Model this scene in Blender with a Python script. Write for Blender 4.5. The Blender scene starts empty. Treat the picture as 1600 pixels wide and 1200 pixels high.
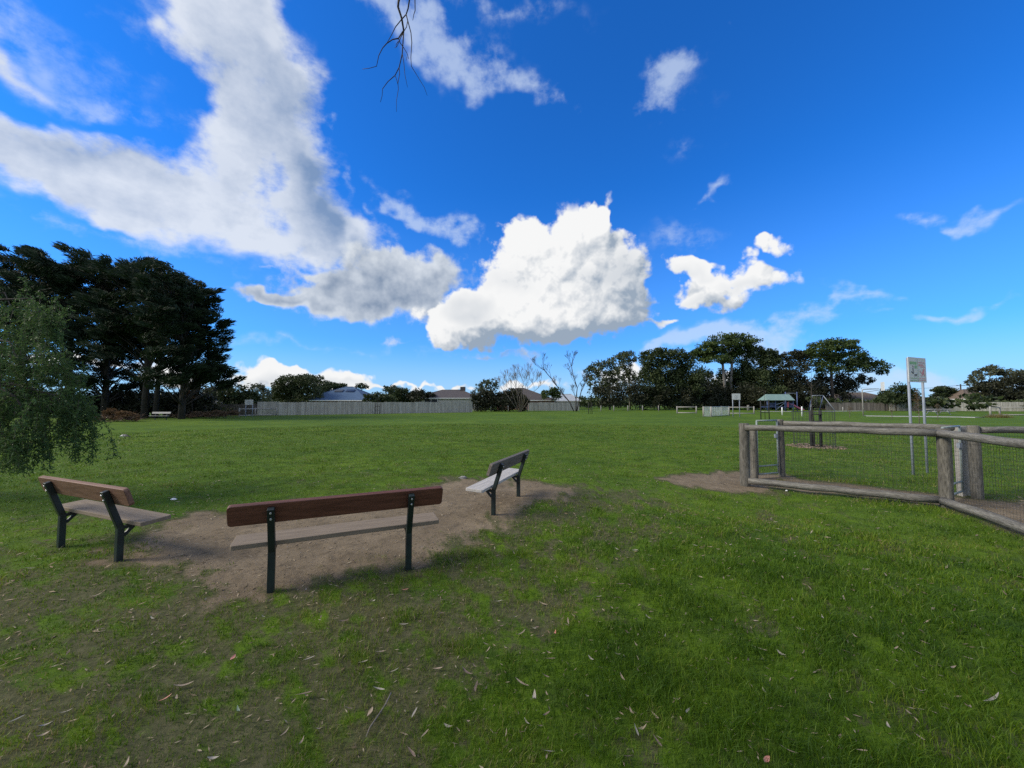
import bpy, math, random
import numpy as np
from mathutils import Vector, Matrix

random.seed(7)
rng = np.random.default_rng(11)
scene = bpy.context.scene
COL = scene.collection
R = math.radians

# ------------------------------------------------------------------ camera
CAM_H = 1.6
F_PX = 601.0                                   # focal length in pixels of the 1600 px wide photograph
PITCH = math.atan(30.0 / F_PX)
cam_d = bpy.data.cameras.new('camera')
cam = bpy.data.objects.new('camera', cam_d)
COL.objects.link(cam)
cam.location = (0, 0, CAM_H)
cam.rotation_euler = (math.pi / 2 + PITCH, 0, 0)
cam_d.sensor_width = 36.0
cam_d.lens = 36.0 * F_PX / 1600.0
cam_d.clip_start = 0.05
cam_d.clip_end = 9000
scene.camera = cam

# ------------------------------------------------------------------ light and exposure
SUN_EL, SUN_AZ = R(34), R(-100)                # azimuth from +Y, clockwise: sun to the left, a little behind
to_sun = Vector((math.cos(SUN_EL) * math.sin(SUN_AZ), math.cos(SUN_EL) * math.cos(SUN_AZ), math.sin(SUN_EL)))
sun_d = bpy.data.lights.new('sun', 'SUN')
sun_d.energy = 2.5
sun_d.angle = R(22)
sun_d.color = (1.0, 0.91, 0.76)
sun = bpy.data.objects.new('sun', sun_d)
COL.objects.link(sun)
sun.rotation_euler = to_sun.to_track_quat('Z', 'Y').to_euler()
sun.location = (-30, -10, 40)
vs = scene.view_settings
vs.view_transform = 'Standard'
vs.look = 'None'
vs.gamma = 1.0
vs.exposure = 0.78
vs.use_curve_mapping = False
scene.cycles.use_denoising = False
scene.cycles.use_adaptive_sampling = False
scene.cycles.max_bounces = 5
scene.cycles.diffuse_bounces = 3
scene.cycles.glossy_bounces = 2
scene.cycles.transmission_bounces = 3
scene.cycles.transparent_max_bounces = 6
scene.cycles.caustics_reflective = False
scene.cycles.caustics_refractive = False


def ray(px, py):
    x, y = (px - 800) / F_PX, (600 - py) / F_PX
    c, s = math.cos(PITCH), math.sin(PITCH)
    return Vector((x, c - s * y, s + c * y))


def at(px, py, Y):
    d = ray(px, py)
    return Vector((0, 0, CAM_H)) + d * (Y / d.y)


def G(px, py):
    d = ray(px, py)
    p = Vector((0, 0, CAM_H)) + d * (CAM_H / -d.z)
    return p


def azel(px, py):
    d = ray(px, py).normalized()
    return math.atan2(d.x, d.y), math.asin(d.z)


# ------------------------------------------------------------------ sky
SKY_STRENGTH = 0.15


def build_world():
    w = bpy.data.worlds.new('World')
    scene.world = w
    w.use_nodes = True
    nt = w.node_tree
    N, L = nt.nodes, nt.links
    N.clear()

    def node(t, **kw):
        n = N.new(t)
        for k, v in kw.items():
            setattr(n, k, v)
        return n

    def plug(sock, v):
        if isinstance(v, bpy.types.NodeSocket):
            L.new(v, sock)
        else:
            sock.default_value = v

    def math_(op, a, b=0.0, c=0.0, clamp=False):
        n = node('ShaderNodeMath', operation=op, use_clamp=clamp)
        plug(n.inputs[0], a)
        plug(n.inputs[1], b)
        if len(n.inputs) > 2:
            plug(n.inputs[2], c)
        return n.outputs[0]

    def vmath(op, a, b):
        n = node('ShaderNodeVectorMath', operation=op)
        plug(n.inputs[0], a)
        plug(n.inputs[1], b)
        return n.outputs[0]

    def maprange(v, a, b, c=0.0, d=1.0, smooth=True):
        n = node('ShaderNodeMapRange', interpolation_type='SMOOTHSTEP' if smooth else 'LINEAR')
        plug(n.inputs['Value'], v)
        n.inputs['From Min'].default_value = a
        n.inputs['From Max'].default_value = b
        n.inputs['To Min'].default_value = c
        n.inputs['To Max'].default_value = d
        return n.outputs[0]

    def noise(vec, scale, detail, rough, color=False, dist=0.0, lac=2.0):
        n = node('ShaderNodeTexNoise', noise_dimensions='3D')
        plug(n.inputs['Vector'], vec)
        n.inputs['Scale'].default_value = scale
        n.inputs['Detail'].default_value = detail
        n.inputs['Roughness'].default_value = rough
        n.inputs['Distortion'].default_value = dist
        n.inputs['Lacunarity'].default_value = lac
        return n.outputs['Color' if color else 'Fac']

    def mix(f, a, b):
        n = node('ShaderNodeMix', data_type='RGBA')
        plug(n.inputs[0], f)
        plug(n.inputs[6], a)
        plug(n.inputs[7], b)
        return n.outputs[2]

    tc = node('ShaderNodeTexCoord')
    d = tc.outputs['Generated']
    sky = node('ShaderNodeTexSky', sky_type='NISHITA')
    sky.sun_disc = False
    sky.sun_elevation = SUN_EL
    sky.sun_rotation = SUN_AZ
    sky.altitude = 50
    sky.air_density = 1.0
    sky.dust_density = 0.3
    sky.ozone_density = 3.0
    tint = node('ShaderNodeMix', data_type='RGBA', blend_type='MULTIPLY')
    tint.inputs[0].default_value = 1.0
    L.new(sky.outputs[0], tint.inputs[6])
    tint.inputs[7].default_value = (0.07, 0.405, 0.86, 1)
    skycol = tint.outputs[2]
    sepz = node('ShaderNodeSeparateXYZ')
    L.new(d, sepz.inputs[0])
    skycol = mix(math_('MULTIPLY', maprange(sepz.outputs[2], 0.16, 0.0), 0.62), skycol, (2.35, 2.95, 3.7, 1))
    skycol = mix(math_('MULTIPLY', maprange(sepz.outputs[2], 0.5, 0.0), 0.30), skycol, (1.3, 2.25, 3.6, 1))

    sep = node('ShaderNodeSeparateXYZ')
    L.new(d, sep.inputs[0])
    az = math_('ARCTAN2', sep.outputs[0], math_('ABSOLUTE', sep.outputs[1]))
    el = math_('ARCSINE', math_('MINIMUM', math_('MAXIMUM', sep.outputs[2], -1.0), 1.0))
    cb = node('ShaderNodeCombineXYZ')
    L.new(az, cb.inputs[0])
    L.new(el, cb.inputs[1])
    P0 = cb.outputs[0]

    def blobs(P, lst, grow):
        acc = None if lst else 0.0
        for (px, py, rx, ry, rot, wt) in lst:
            c0 = Vector(azel(px, py))
            t = R(rot)
            e1 = Vector(azel(px + rx * math.cos(t), py + rx * math.sin(t))) - c0
            e2 = Vector(azel(px - ry * math.sin(t), py + ry * math.cos(t))) - c0
            m = node('ShaderNodeMapping', vector_type='TEXTURE')
            m.inputs['Location'].default_value = (c0.x, c0.y, 0)
            m.inputs['Rotation'].default_value = (0, 0, math.atan2(e1.y, e1.x))
            m.inputs['Scale'].default_value = (e1.length * grow, e2.length * grow, 1)
            L.new(P, m.inputs['Vector'])
            g = node('ShaderNodeTexGradient', gradient_type='SPHERICAL')
            L.new(m.outputs[0], g.inputs[0])
            acc = math_('MULTIPLY', g.outputs['Fac'], wt) if acc is None else math_('MULTIPLY_ADD', g.outputs['Fac'], wt, acc)
        return acc

    # broad, streaky cloud bank running across the left of the sky
    bank = [(340, -60, 120, 80, 72, 1.0), (372, 50, 104, 72, 72, 1.0), (402, 150, 100, 70, 75, 1.0), (436, 235, 84, 62, 68, 1.0), (458, 305, 80, 56, 40, 1.0),
            (515, 352, 84, 36, 14, .9), (572, 366, 40, 28, 10, .8), (410, 345, 90, 36, 10, .7),
            (-140, 170, 140, 56, 20, 1.0), (0, 222, 120, 44, 24, 1.0), (110, 262, 110, 42, 24, .95), (215, 300, 110, 38, 20, .85),
            (300, 330, 100, 36, 14, .75), (240, 352, 90, 18, 18, .5), (60, 190, 70, 20, 20, .45), (330, 255, 56, 26, 40, .4), (310, 110, 40, 30, 60, .4),
            (-20, 60, 100, 34, 35, .5), (40, 105, 70, 16, 32, .4), (240, -70, 120, 40, 10, .45), (130, 10, 60, 16, 20, .3),
            (-60, 330, 150, 20, 10, .3)]
    bank_shade = [(470, 240, 46, 70, -20, 1.0), (500, 310, 60, 40, 20, 1.0), (430, 320, 60, 26, 10, .6), (400, 110, 50, 70, -15, .5), (560, 372, 50, 18, 10, .7), (60, 215, 90, 16, 22, .5), (20, 90, 60, 30, 30, .4)]
    heap_shade = [(985, 425, 44, 34, 20, 1.0), (930, 430, 40, 18, 0, .7), (738, 490, 30, 20, 0, 1.0), (860, 530, 130, 13, -2, 1.3), (960, 520, 70, 16, -4, 1.1), (985, 480, 26, 26, 0, .7), (800, 440, 30, 16, 0, .5),
                  (1115, 478, 50, 10, 0, .8), (1195, 448, 50, 8, 0, .8), (1065, 430, 40, 7, 0, .5), (435, 595, 60, 8, 0, .8), (535, 600, 40, 6, 0, .6)]
    low_shade = [(600, 470, 90, 26, -6, 1.0), (560, 440, 60, 16, -4, .8), (690, 440, 50, 16, 6, .8), (440, 470, 60, 6, 8, .6), (790, 556, 50, 8, 0, 1.5)]
    # the flatter grey cloud below it and small low ones
    low = [(420, 462, 80, 9, 8, 1.1), (480, 470, 60, 12, 4, 1.0), (540, 458, 86, 34, -4, 1.0), (612, 436, 72, 42, -8, 1.0), (690, 424, 66, 28, 6, .95), (592, 404, 50, 20, 14, .7),
           (492, 430, 40, 9, 12, .7), (560, 484, 60, 22, 5, .7), (640, 470, 50, 24, 4, .8), (695, 478, 46, 20, 6, .8), (668, 500, 34, 12, 4, .6),
           (636, 535, 38, 10, 4, .65), (760, 556, 42, 6, 2, .45), (815, 553, 34, 7, 2, .55), (420, 418, 14, 6, 20, .4)]
    # the heaped cumulus in the middle and the broken ones to its right
    heap = [(815, 412, 62, 52, 0, 1.0), (880, 400, 76, 60, 0, 1.0), (925, 352, 22, 30, 30, 1.0), (938, 338, 10, 26, 28, 1.1), (893, 362, 14, 20, 0, .7),
            (955, 412, 44, 46, 20, 1.0), (978, 458, 40, 46, 0, .9), (900, 470, 70, 50, 0, 1.0), (835, 475, 72, 40, 0, 1.0), (760, 472, 58, 36, 0, 1.0),
            (728, 500, 54, 36, 0, 1.0), (800, 510, 90, 30, 0, .9), (900, 500, 100, 26, 0, .7), (700, 520, 34, 20, 0, .7), (820, 376, 30, 18, 0, .5), (672, 488, 30, 18, 0, .6),
            (1062, 418, 30, 13, 6, .95), (1098, 432, 40, 18, 10, .9), (1115, 464, 52, 26, 4, 1.0), (1085, 470, 26, 18, 0, .7), (1192, 434, 52, 20, 2, 1.0), (1165, 402, 12, 18, 20, .6),
            (1220, 384, 36, 12, 8, .6), (1195, 375, 14, 12, 0, .5), (1040, 506, 26, 6, 0, .55),
            (420, 580, 40, 18, 0, 1.0), (462, 582, 34, 14, 0, .9), (535, 590, 36, 14, 0, 1.0), (490, 602, 90, 8, 0, .6),
            (640, 604, 44, 5, 0, .55), (735, 605, 60, 5, 0, .6), (590, 604, 60, 5, 0, .5), (840, 602, 50, 10, 0, .6), (300, 590, 60, 14, 0, .8), (120, 570, 160, 16, 0, .8),
            (965, 590, 60, 24, 0, .6), (1130, 600, 90, 12, 0, .6)]
    # thin veils
    veil = [(70, 70, 170, 40, 32, .42), (170, 190, 120, 18, 24, .36), (90, 335, 170, 14, 14, .40), (300, 395, 120, 10, 12, .35), (260, 60, 60, 60, 60, .35), (520, 230, 26, 60, -20, .35), (330, 440, 60, 8, 10, .2), (630, 15, 130, 30, 22, .42), (735, 88, 110, 20, 28, .45), (820, 148, 60, 14, 25, .5), (690, 40, 90, 30, 24, .3), (560, -30, 120, 30, 20, .3), (800, 10, 90, 20, 10, .5),
            (1025, 115, 54, 24, -24, .8), (995, 160, 54, 20, 6, .5), (1050, 100, 30, 10, -30, .4), (1138, 55, 16, 16, 30, .6), (1112, 303, 26, 7, -12, .8),
            (674, 350, 58, 15, 38, 1.15), (640, 325, 20, 10, 50, .6), (560, 290, 20, 12, 60, .6), (596, 320, 9, 14, 0, .5), (505, 185, 12, 26, -25, .6),
            (1210, 508, 140, 17, -11, 1.0), (1120, 530, 80, 10, -8, .8), (1370, 462, 60, 7, -14, .55), (1505, 460, 84, 7, -16, .85),
            (1428, 330, 44, 11, -10, .85), (1524, 334, 30, 11, -4, .9), (1590, 335, 40, 8, -12, .6), (1050, 365, 60, 20, 0, .4), (1065, 230, 20, 10, 0, .3),
            (1260, 580, 160, 20, 0, .6), (1480, 598, 240, 12, 0, .7), (1650, 590, 200, 22, 0, .7), (1060, 560, 80, 8, 0, .35), (450, 550, 240, 8, 0, .35)]

    wn = vmath('SUBTRACT', noise(d, 4.5, 4.0, 0.55, True), (0.5, 0.5, 0.5))
    wn2 = vmath('SUBTRACT', noise(d, 17.0, 2.0, 0.5, True), (0.5, 0.5, 0.5))
    Pbig = vmath('MULTIPLY_ADD', wn, (0.42, 0.26, 0))
    L.new(P0, Pbig.node.inputs[2])
    Psm = vmath('MULTIPLY_ADD', wn2, (0.10, 0.08, 0))
    L.new(P0, Psm.node.inputs[2])
    fb_coarse = noise(d, 9.0, 8.0, 0.60)
    mp = node('ShaderNodeMapping')
    mp.inputs['Scale'].default_value = (3.0, 3.0, 6.5)
    mp.inputs['Rotation'].default_value = (0, R(-24), 0)
    L.new(d, mp.inputs[0])
    fb_streak = noise(mp.outputs[0], 1.6, 8.0, 0.62)
    # light comes from the upper left: compare density with a little way towards the sun
    rel_b = math_('SUBTRACT', fb_coarse, noise(vmath('ADD', d, (-0.016, 0.0, 0.026)), 9.0, 4.0, 0.60))
    fb_fine = noise(d, 30.0, 6.0, 0.62)
    fb_billow = noise(d, 15.0, 3.0, 0.5)
    rel_f = math_('SUBTRACT', fb_billow, noise(vmath('ADD', d, (-0.014, 0.0, 0.022)), 15.0, 2.0, 0.5))

    def billow(v):
        """rounded heaps with creases between them"""
        acc = 0.0
        for sc, wt in ((11.0, 1.0), (24.0, 0.55), (52.0, 0.32), (110.0, 0.16)):
            acc = math_('MULTIPLY_ADD', math_('ABSOLUTE', math_('SUBTRACT', noise(v, sc, 0.0, 0.5), 0.5)), wt, acc)
        return acc

    bil = billow(d)
    rel_bil = math_('SUBTRACT', bil, billow(vmath('ADD', d, (-0.008, 0.0, 0.014))))
    WHITE, GREY = (3.6, 3.62, 3.62, 1), (1.25, 1.55, 1.95, 1)
    B_WHITE, B_GREY = (2.95, 3.15, 3.45, 1), (0.85, 1.25, 1.95, 1)
    L_WHITE, L_GREY = (2.75, 2.95, 3.2, 1), (0.95, 1.22, 1.65, 1)

    def backg(col):
        bg = node('ShaderNodeBackground')
        bg.inputs['Strength'].default_value = SKY_STRENGTH
        L.new(col, bg.inputs['Color'])
        return bg.outputs[0]

    def mixsh(f, a, b):
        n = node('ShaderNodeMixShader')
        L.new(f, n.inputs[0])
        L.new(a, n.inputs[1])
        L.new(b, n.inputs[2])
        return n.outputs[0]

    def half(keep):
        """the sky over one side; the far side's clouds are simply out of reach there"""
        def sel(lst):
            return [q for q in lst if keep(q)]
        col = skycol
        vl = blobs(Pbig, sel(veil), 1.9)
        vd = math_('ADD', vl, math_('MULTIPLY', math_('SUBTRACT', fb_streak, 0.5), 3.0))
        vd = math_('ADD', vd, math_('MULTIPLY', math_('SUBTRACT', fb_fine, 0.5), 1.6))
        a_veil = math_('MULTIPLY', math_('MULTIPLY', maprange(vd, 0.05, 1.10), 0.60), maprange(vl, 0.02, 0.5))
        col = mix(a_veil, col, (2.5, 2.95, 3.6, 1))
        if sel(bank):
            bk = blobs(Pbig, sel(bank), 1.7)
            bd = math_('ADD', bk, math_('MULTIPLY', math_('SUBTRACT', fb_streak, 0.5), 2.9))
            bd = math_('ADD', bd, math_('MULTIPLY', math_('SUBTRACT', fb_coarse, 0.5), 1.5))
            bd = math_('ADD', bd, math_('MULTIPLY', math_('SUBTRACT', fb_fine, 0.5), 0.7))
            a_bank = math_('MULTIPLY', maprange(bd, 0.10, 1.15), maprange(bk, 0.02, 0.5))
            th_bank = maprange(bk, 0.45, 1.5)
            lit_b = math_('ADD', math_('MULTIPLY', rel_b, 1.1), math_('SUBTRACT', 1.0, math_('MULTIPLY', th_bank, 0.22)))
            lit_b = math_('ADD', lit_b, math_('MULTIPLY', math_('SUBTRACT', fb_streak, 0.5), 1.3), clamp=True)
            lit_b = math_('SUBTRACT', lit_b, math_('MULTIPLY', blobs(Pbig, sel(bank_shade), 1.6), 0.55), clamp=True)
            col = mix(math_('MULTIPLY', a_bank, 0.93), col, mix(lit_b, B_GREY, B_WHITE))
            lw = blobs(Psm, sel(low), 1.55)
            ld = math_('ADD', lw, math_('MULTIPLY', math_('SUBTRACT', fb_coarse, 0.5), 1.7))
            ld = math_('ADD', ld, math_('MULTIPLY', math_('SUBTRACT', fb_fine, 0.5), 0.9))
            a_low = math_('MULTIPLY', maprange(ld, 0.20, 0.82), maprange(lw, 0.03, 0.2))
            lit_l = math_('ADD', math_('MULTIPLY', rel_b, 2.2), math_('SUBTRACT', 0.9, math_('MULTIPLY', maprange(lw, 0.4, 1.7), 0.25)), clamp=True)
            lit_l = math_('SUBTRACT', lit_l, math_('MULTIPLY', blobs(Psm, sel(low_shade), 1.6), 0.45), clamp=True)
            col = mix(math_('MULTIPLY', a_low, 0.97), col, mix(lit_l, L_GREY, L_WHITE))
        hp = blobs(Psm, sel(heap), 1.5)
        hp_o = blobs(vmath('ADD', Psm, (-0.03, 0.05, 0)), sel(heap), 1.5)
        hn = math_('ADD', math_('MULTIPLY', math_('SUBTRACT', fb_coarse, 0.5), 0.9), math_('MULTIPLY', math_('SUBTRACT', fb_fine, 0.5), 0.8))
        hn = math_('ADD', hn, math_('MULTIPLY', math_('SUBTRACT', bil, 0.17), 1.15))
        hd = math_('ADD', hp, hn)
        a_heap = math_('MULTIPLY', maprange(hd, 0.26, 0.64), maprange(hp, 0.06, 0.34))
        rel_h = math_('ADD', math_('MULTIPLY', math_('SUBTRACT', hp, hp_o), 0.62),
                      math_('ADD', math_('MULTIPLY', rel_b, 1.2), math_('MULTIPLY', rel_bil, 1.7)))
        lit_h = math_('ADD', math_('ADD', rel_h, math_('MULTIPLY', math_('SUBTRACT', fb_streak, 0.5), -0.8)), 0.78, clamp=True)
        lit_h = math_('SUBTRACT', lit_h, math_('MULTIPLY', blobs(Psm, sel(heap_shade), 1.7), 0.42), clamp=True)
        col = mix(a_heap, col, mix(lit_h, GREY, WHITE))
        return backg(col)

    left = half(lambda q: q[0] - q[2] * 2.4 - 60 < 760)
    right = half(lambda q: q[0] + q[2] * 2.4 + 60 > 760)
    split = azel(760, 500)[0]
    front = mixsh(math_('GREATER_THAN', az, split), left, right)
    # unseen cloud hiding the sun, behind and overhead, brightened to light the ground whiter
    cov = math_('ADD', math_('MULTIPLY', math_('SUBTRACT', fb_streak, 0.5), 2.0), 0.62)
    lit_c = math_('ADD', math_('MULTIPLY', rel_b, 2.5), 0.62, clamp=True)
    rear = backg(mix(maprange(cov, 0.25, 0.9), skycol, mix(lit_c, (2.0, 2.2, 2.5, 1), (4.4, 4.4, 4.3, 1))))
    to_rear = maprange(math_('SUBTRACT', sep.outputs[1], math_('MULTIPLY', sep.outputs[2], 0.42)), 0.22, 0.02)
    allsky = mixsh(to_rear, front, rear)
    out = node('ShaderNodeOutputWorld')
    L.new(allsky, out.inputs['Surface'])
    w.cycles.sampling_method = 'NONE'


build_world()


# ------------------------------------------------------------------ helpers
def tag(o, label=None, cat=None, group=None, kind=None):
    if label: o['label'] = label
    if cat: o['category'] = cat
    if group: o['group'] = group
    if kind: o['kind'] = kind
    return o


def empty(name, loc=(0, 0, 0), rz=0.0):
    o = bpy.data.objects.new(name, None)
    o.empty_display_size = 0.2
    COL.objects.link(o)
    o.location = loc
    o.rotation_euler = (0, 0, rz)
    return o


def thing(name, label, cat, loc=(0, 0, 0), rz=0.0, group=None):
    return tag(empty(name, loc, rz), label, cat, group)


def link_mesh(name, me, mat, parent=None, loc=None):
    o = bpy.data.objects.new(name, me)
    COL.objects.link(o)
    if mat is not None and not me.materials:
        me.materials.append(mat)
    if parent: o.parent = parent
    if loc is not None: o.location = loc
    return o


def copy_tree(o, parent=None):
    c = o.copy()
    COL.objects.link(c)
    c.parent = parent
    for ch in list(o.children):
        copy_tree(ch, c)
    return c


def mesh_np(name, V, Fc, smooth=False):
    """V (n,3); Fc list of (m,k) int arrays."""
    me = bpy.data.meshes.new(name)
    V = np.asarray(V, dtype=np.float32)
    if not isinstance(Fc, (list, tuple)): Fc = [Fc]
    Fc = [np.asarray(f, dtype=np.int32) for f in Fc if len(f)]
    me.vertices.add(len(V))
    me.vertices.foreach_set('co', V.ravel())
    nl = sum(f.size for f in Fc)
    npoly = sum(len(f) for f in Fc)
    me.loops.add(nl)
    me.loops.foreach_set('vertex_index', np.concatenate([f.ravel() for f in Fc]))
    me.polygons.add(npoly)
    tot = np.concatenate([np.full(len(f), f.shape[1], dtype=np.int32) for f in Fc])
    start = np.concatenate([[0], np.cumsum(tot)[:-1]]).astype(np.int32)
    me.polygons.foreach_set('loop_start', start)
    me.polygons.foreach_set('loop_total', tot)
    me.polygons.foreach_set('use_smooth', np.full(npoly, smooth))
    me.update(calc_edges=True)
    return me


class MB:
    """collects boxes, tubes and prisms for ONE mesh object"""
    def __init__(self):
        self.v, self.f, self.s = [], [], []

    def add(self, vs_, fs_, smooth=False):
        n = len(self.v)
        self.v += [tuple(p) for p in vs_]
        self.f += [tuple(i + n for i in f) for f in fs_]
        self.s += [smooth] * len(fs_)
        return self

    def box(self, c, s, M=None):
        c = Vector(c)
        hx, hy, hz = s[0] / 2, s[1] / 2, s[2] / 2
        vs_ = []
        for dz in (-hz, hz):
            for dx, dy in ((-hx, -hy), (hx, -hy), (hx, hy), (-hx, hy)):
                p = Vector((dx, dy, dz))
                vs_.append(c + (M @ p if M else p))
        return self.add(vs_, [(3, 2, 1, 0), (4, 5, 6, 7), (0, 1, 5, 4), (1, 2, 6, 5), (2, 3, 7, 6), (3, 0, 4, 7)])

    def bar(self, a, b, w, t, up=(0, 0, 1)):
        """rectangular bar from a to b, w wide (sideways), t thick (along up)"""
        a, b = Vector(a), Vector(b)
        d = b - a
        x = d.normalized()
        y = Vector(up).cross(x)
        if y.length < 1e-5: y = Vector((1, 0, 0)).cross(x)
        y.normalize()
        z = x.cross(y)
        M = Matrix((x, y, z)).transposed()
        return self.box((a + b) / 2, (d.length, w, t), M)

    def tube(self, pts, rad, n=8, cap=True, smooth=True, wob=0.0):
        pts = [Vector(p) for p in pts]
        if not hasattr(rad, '__len__'): rad = [rad] * len(pts)
        rings = []
        d0 = (pts[1] - pts[0]).normalized()
        ref = Vector((0, 0, 1)) if abs(d0.z) < 0.9 else Vector((1, 0, 0))
        vs_, fs_ = [], []
        for i, p in enumerate(pts):
            d = (pts[min(i + 1, len(pts) - 1)] - pts[max(i - 1, 0)]).normalized()
            x = ref.cross(d)
            if x.length < 1e-4: x = Vector((0, 1, 0)).cross(d)
            x.normalize()
            y = d.cross(x)
            ref = y.cross(d) if False else ref
            for k in range(n):
                a = 2 * math.pi * k / n
                r = rad[i] * (1 + (random.uniform(-wob, wob) if wob else 0))
                vs_.append(p + x * (r * math.cos(a)) + y * (r * math.sin(a)))
        for i in range(len(pts) - 1):
            for k in range(n):
                a, b = i * n + k, i * n + (k + 1) % n
                fs_.append((a, b, b + n, a + n))
        self.add(vs_, fs_, smooth)
        if cap:
            m = len(self.v)
            base = m - len(vs_)
            self.f.append(tuple(base + k for k in reversed(range(n))))
            self.f.append(tuple(base + (len(pts) - 1) * n + k for k in range(n)))
            self.s += [False, False]
        return self

    def prism(self, outline, M, t):
        """outline: 2D points in the plane of M's x,y; extruded by t along M's z (centred)"""
        n = len(outline)
        vs_ = [M @ Vector((x, y, -t / 2)) for x, y in outline] + [M @ Vector((x, y, t / 2)) for x, y in outline]
        fs_ = [tuple(reversed(range(n))), tuple(range(n, 2 * n))]
        fs_ += [(i, (i + 1) % n, n + (i + 1) % n, n + i) for i in range(n)]
        return self.add(vs_, fs_)

    def build(self, name, mat, parent=None, loc=None, kind=None):
        me = bpy.data.meshes.new(name)
        me.from_pydata(self.v, [], self.f)
        me.polygons.foreach_set('use_smooth', self.s)
        me.update()
        o = link_mesh(name, me, mat, parent, loc)
        if kind: o['kind'] = kind
        return o


def bevel(o, w, seg=2):
    m = o.modifiers.new('bevel', 'BEVEL')
    m.width = w
    m.segments = seg
    m.limit_method = 'ANGLE'
    m.angle_limit = R(40)
    return o


# ------------------------------------------------------------------ noise (numpy)
def _hash(ix, iy, seed):
    h = (ix.astype(np.int64) * 374761393 + iy.astype(np.int64) * 668265263 + seed * 1442695041) & 0xFFFFFFFF
    h = ((h ^ (h >> 13)) * 1274126177) & 0xFFFFFFFF
    return ((h ^ (h >> 16)) & 0xFFFF) / 65535.0


def vnoise(x, y, seed=0):
    x, y = np.asarray(x, float), np.asarray(y, float)
    ix, iy = np.floor(x), np.floor(y)
    fx, fy = x - ix, y - iy
    fx, fy = fx * fx * (3 - 2 * fx), fy * fy * (3 - 2 * fy)
    a, b = _hash(ix, iy, seed), _hash(ix + 1, iy, seed)
    c, d = _hash(ix, iy + 1, seed), _hash(ix + 1, iy + 1, seed)
    return (a * (1 - fx) + b * fx) * (1 - fy) + (c * (1 - fx) + d * fx) * fy


def fbm(x, y, octv=4, seed=0):
    s, a, t = 0.0, 0.5, 0.0
    for o in range(octv):
        s = s + a * vnoise(x * 2 ** o, y * 2 ** o, seed + o * 17)
        t += a
        a *= 0.55
    return s / t


def sdf_poly(x, y, P):
    """signed distance, negative inside"""
    x, y = np.asarray(x, float), np.asarray(y, float)
    d = np.full(x.shape, 1e9)
    inside = np.zeros(x.shape, bool)
    n = len(P)
    for i in range(n):
        ax, ay = P[i][0], P[i][1]
        bx, by = P[(i + 1) % n][0], P[(i + 1) % n][1]
        ex, ey = bx - ax, by - ay
        t = np.clip(((x - ax) * ex + (y - ay) * ey) / (ex * ex + ey * ey), 0, 1)
        d = np.minimum(d, np.hypot(x - ax - t * ex, y - ay - t * ey))
        c = ((ay > y) != (by > y)) & (x < ex * (y - ay) / (ey if abs(ey) > 1e-9 else 1e-9) + ax)
        inside ^= c
    return np.where(inside, -d, d)


def sstep(a, b, v):
    t = np.clip((v - a) / (b - a), 0, 1)
    return t * t * (3 - 2 * t)


# ------------------------------------------------------------------ materials
def new_mat(name):
    m = bpy.data.materials.new(name)
    m.use_nodes = True
    nt = m.node_tree
    nt.nodes.clear()
    out = nt.nodes.new('ShaderNodeOutputMaterial')
    b = nt.nodes.new('ShaderNodeBsdfPrincipled')
    nt.links.new(b.outputs[0], out.inputs['Surface'])
    return m, nt, b, out


def nd(nt, t, **kw):
    n = nt.nodes.new(t)
    for k, v in kw.items():
        setattr(n, k, v)
    return n


def tex(nt, scale, stretch=(1, 1, 1), detail=5, rough=0.6, coord='Object', rot=(0, 0, 0)):
    tc = nd(nt, 'ShaderNodeTexCoord')
    mp = nd(nt, 'ShaderNodeMapping')
    mp.inputs['Scale'].default_value = stretch
    mp.inputs['Rotation'].default_value = rot
    nt.links.new(tc.outputs[coord], mp.inputs[0])
    n = nd(nt, 'ShaderNodeTexNoise')
    n.inputs['Scale'].default_value = scale
    n.inputs['Detail'].default_value = detail
    n.inputs['Roughness'].default_value = rough
    nt.links.new(mp.outputs[0], n.inputs['Vector'])
    return n.outputs['Fac']


def ramp(nt, fac, stops):
    r = nd(nt, 'ShaderNodeValToRGB')
    e = r.color_ramp.elements
    while len(e) > len(stops): e.remove(e[-1])
    while len(e) < len(stops): e.new(0.5)
    for el_, (p, c) in zip(e, stops):
        el_.position = p
        el_.color = (*c, 1)
    nt.links.new(fac, r.inputs[0])
    return r.outputs[0]


def mixc(nt, f, a, b, mode='MIX'):
    n = nd(nt, 'ShaderNodeMix', data_type='RGBA', blend_type=mode)
    for s, v in ((n.inputs[0], f), (n.inputs[6], a), (n.inputs[7], b)):
        if isinstance(v, bpy.types.NodeSocket): nt.links.new(v, s)
        else: s.default_value = v if not isinstance(v, tuple) or len(v) == 4 else (*v, 1)
    return n.outputs[2]


def pmat(name, c1, c2, scale=6, rough=0.7, bump=0.15, stretch=(1, 1, 1), metallic=0.0, lo=0.35, hi=0.65, dist=0.01, fine=None):
    m, nt, b, _ = new_mat(name)
    n1 = tex(nt, scale, stretch)
    col = ramp(nt, n1, [(lo, c1), (hi, c2)])
    if fine:
        n2 = tex(nt, scale * 7, stretch, 4, 0.7)
        col = mixc(nt, ramp(nt, n2, [(0.42, (0, 0, 0)), (0.7, (fine[1],) * 3)]), col, fine[0])
    nt.links.new(col, b.inputs['Base Color'])
    b.inputs['Roughness'].default_value = rough
    b.inputs['Metallic'].default_value = metallic
    if bump:
        bp = nd(nt, 'ShaderNodeBump')
        bp.inputs['Strength'].default_value = bump
        bp.inputs['Distance'].default_value = dist
        n3 = tex(nt, scale * 3, stretch, 6, 0.65)
        nt.links.new(n3, bp.inputs['Height'])
        nt.links.new(bp.outputs[0], b.inputs['Normal'])
    return m


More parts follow.
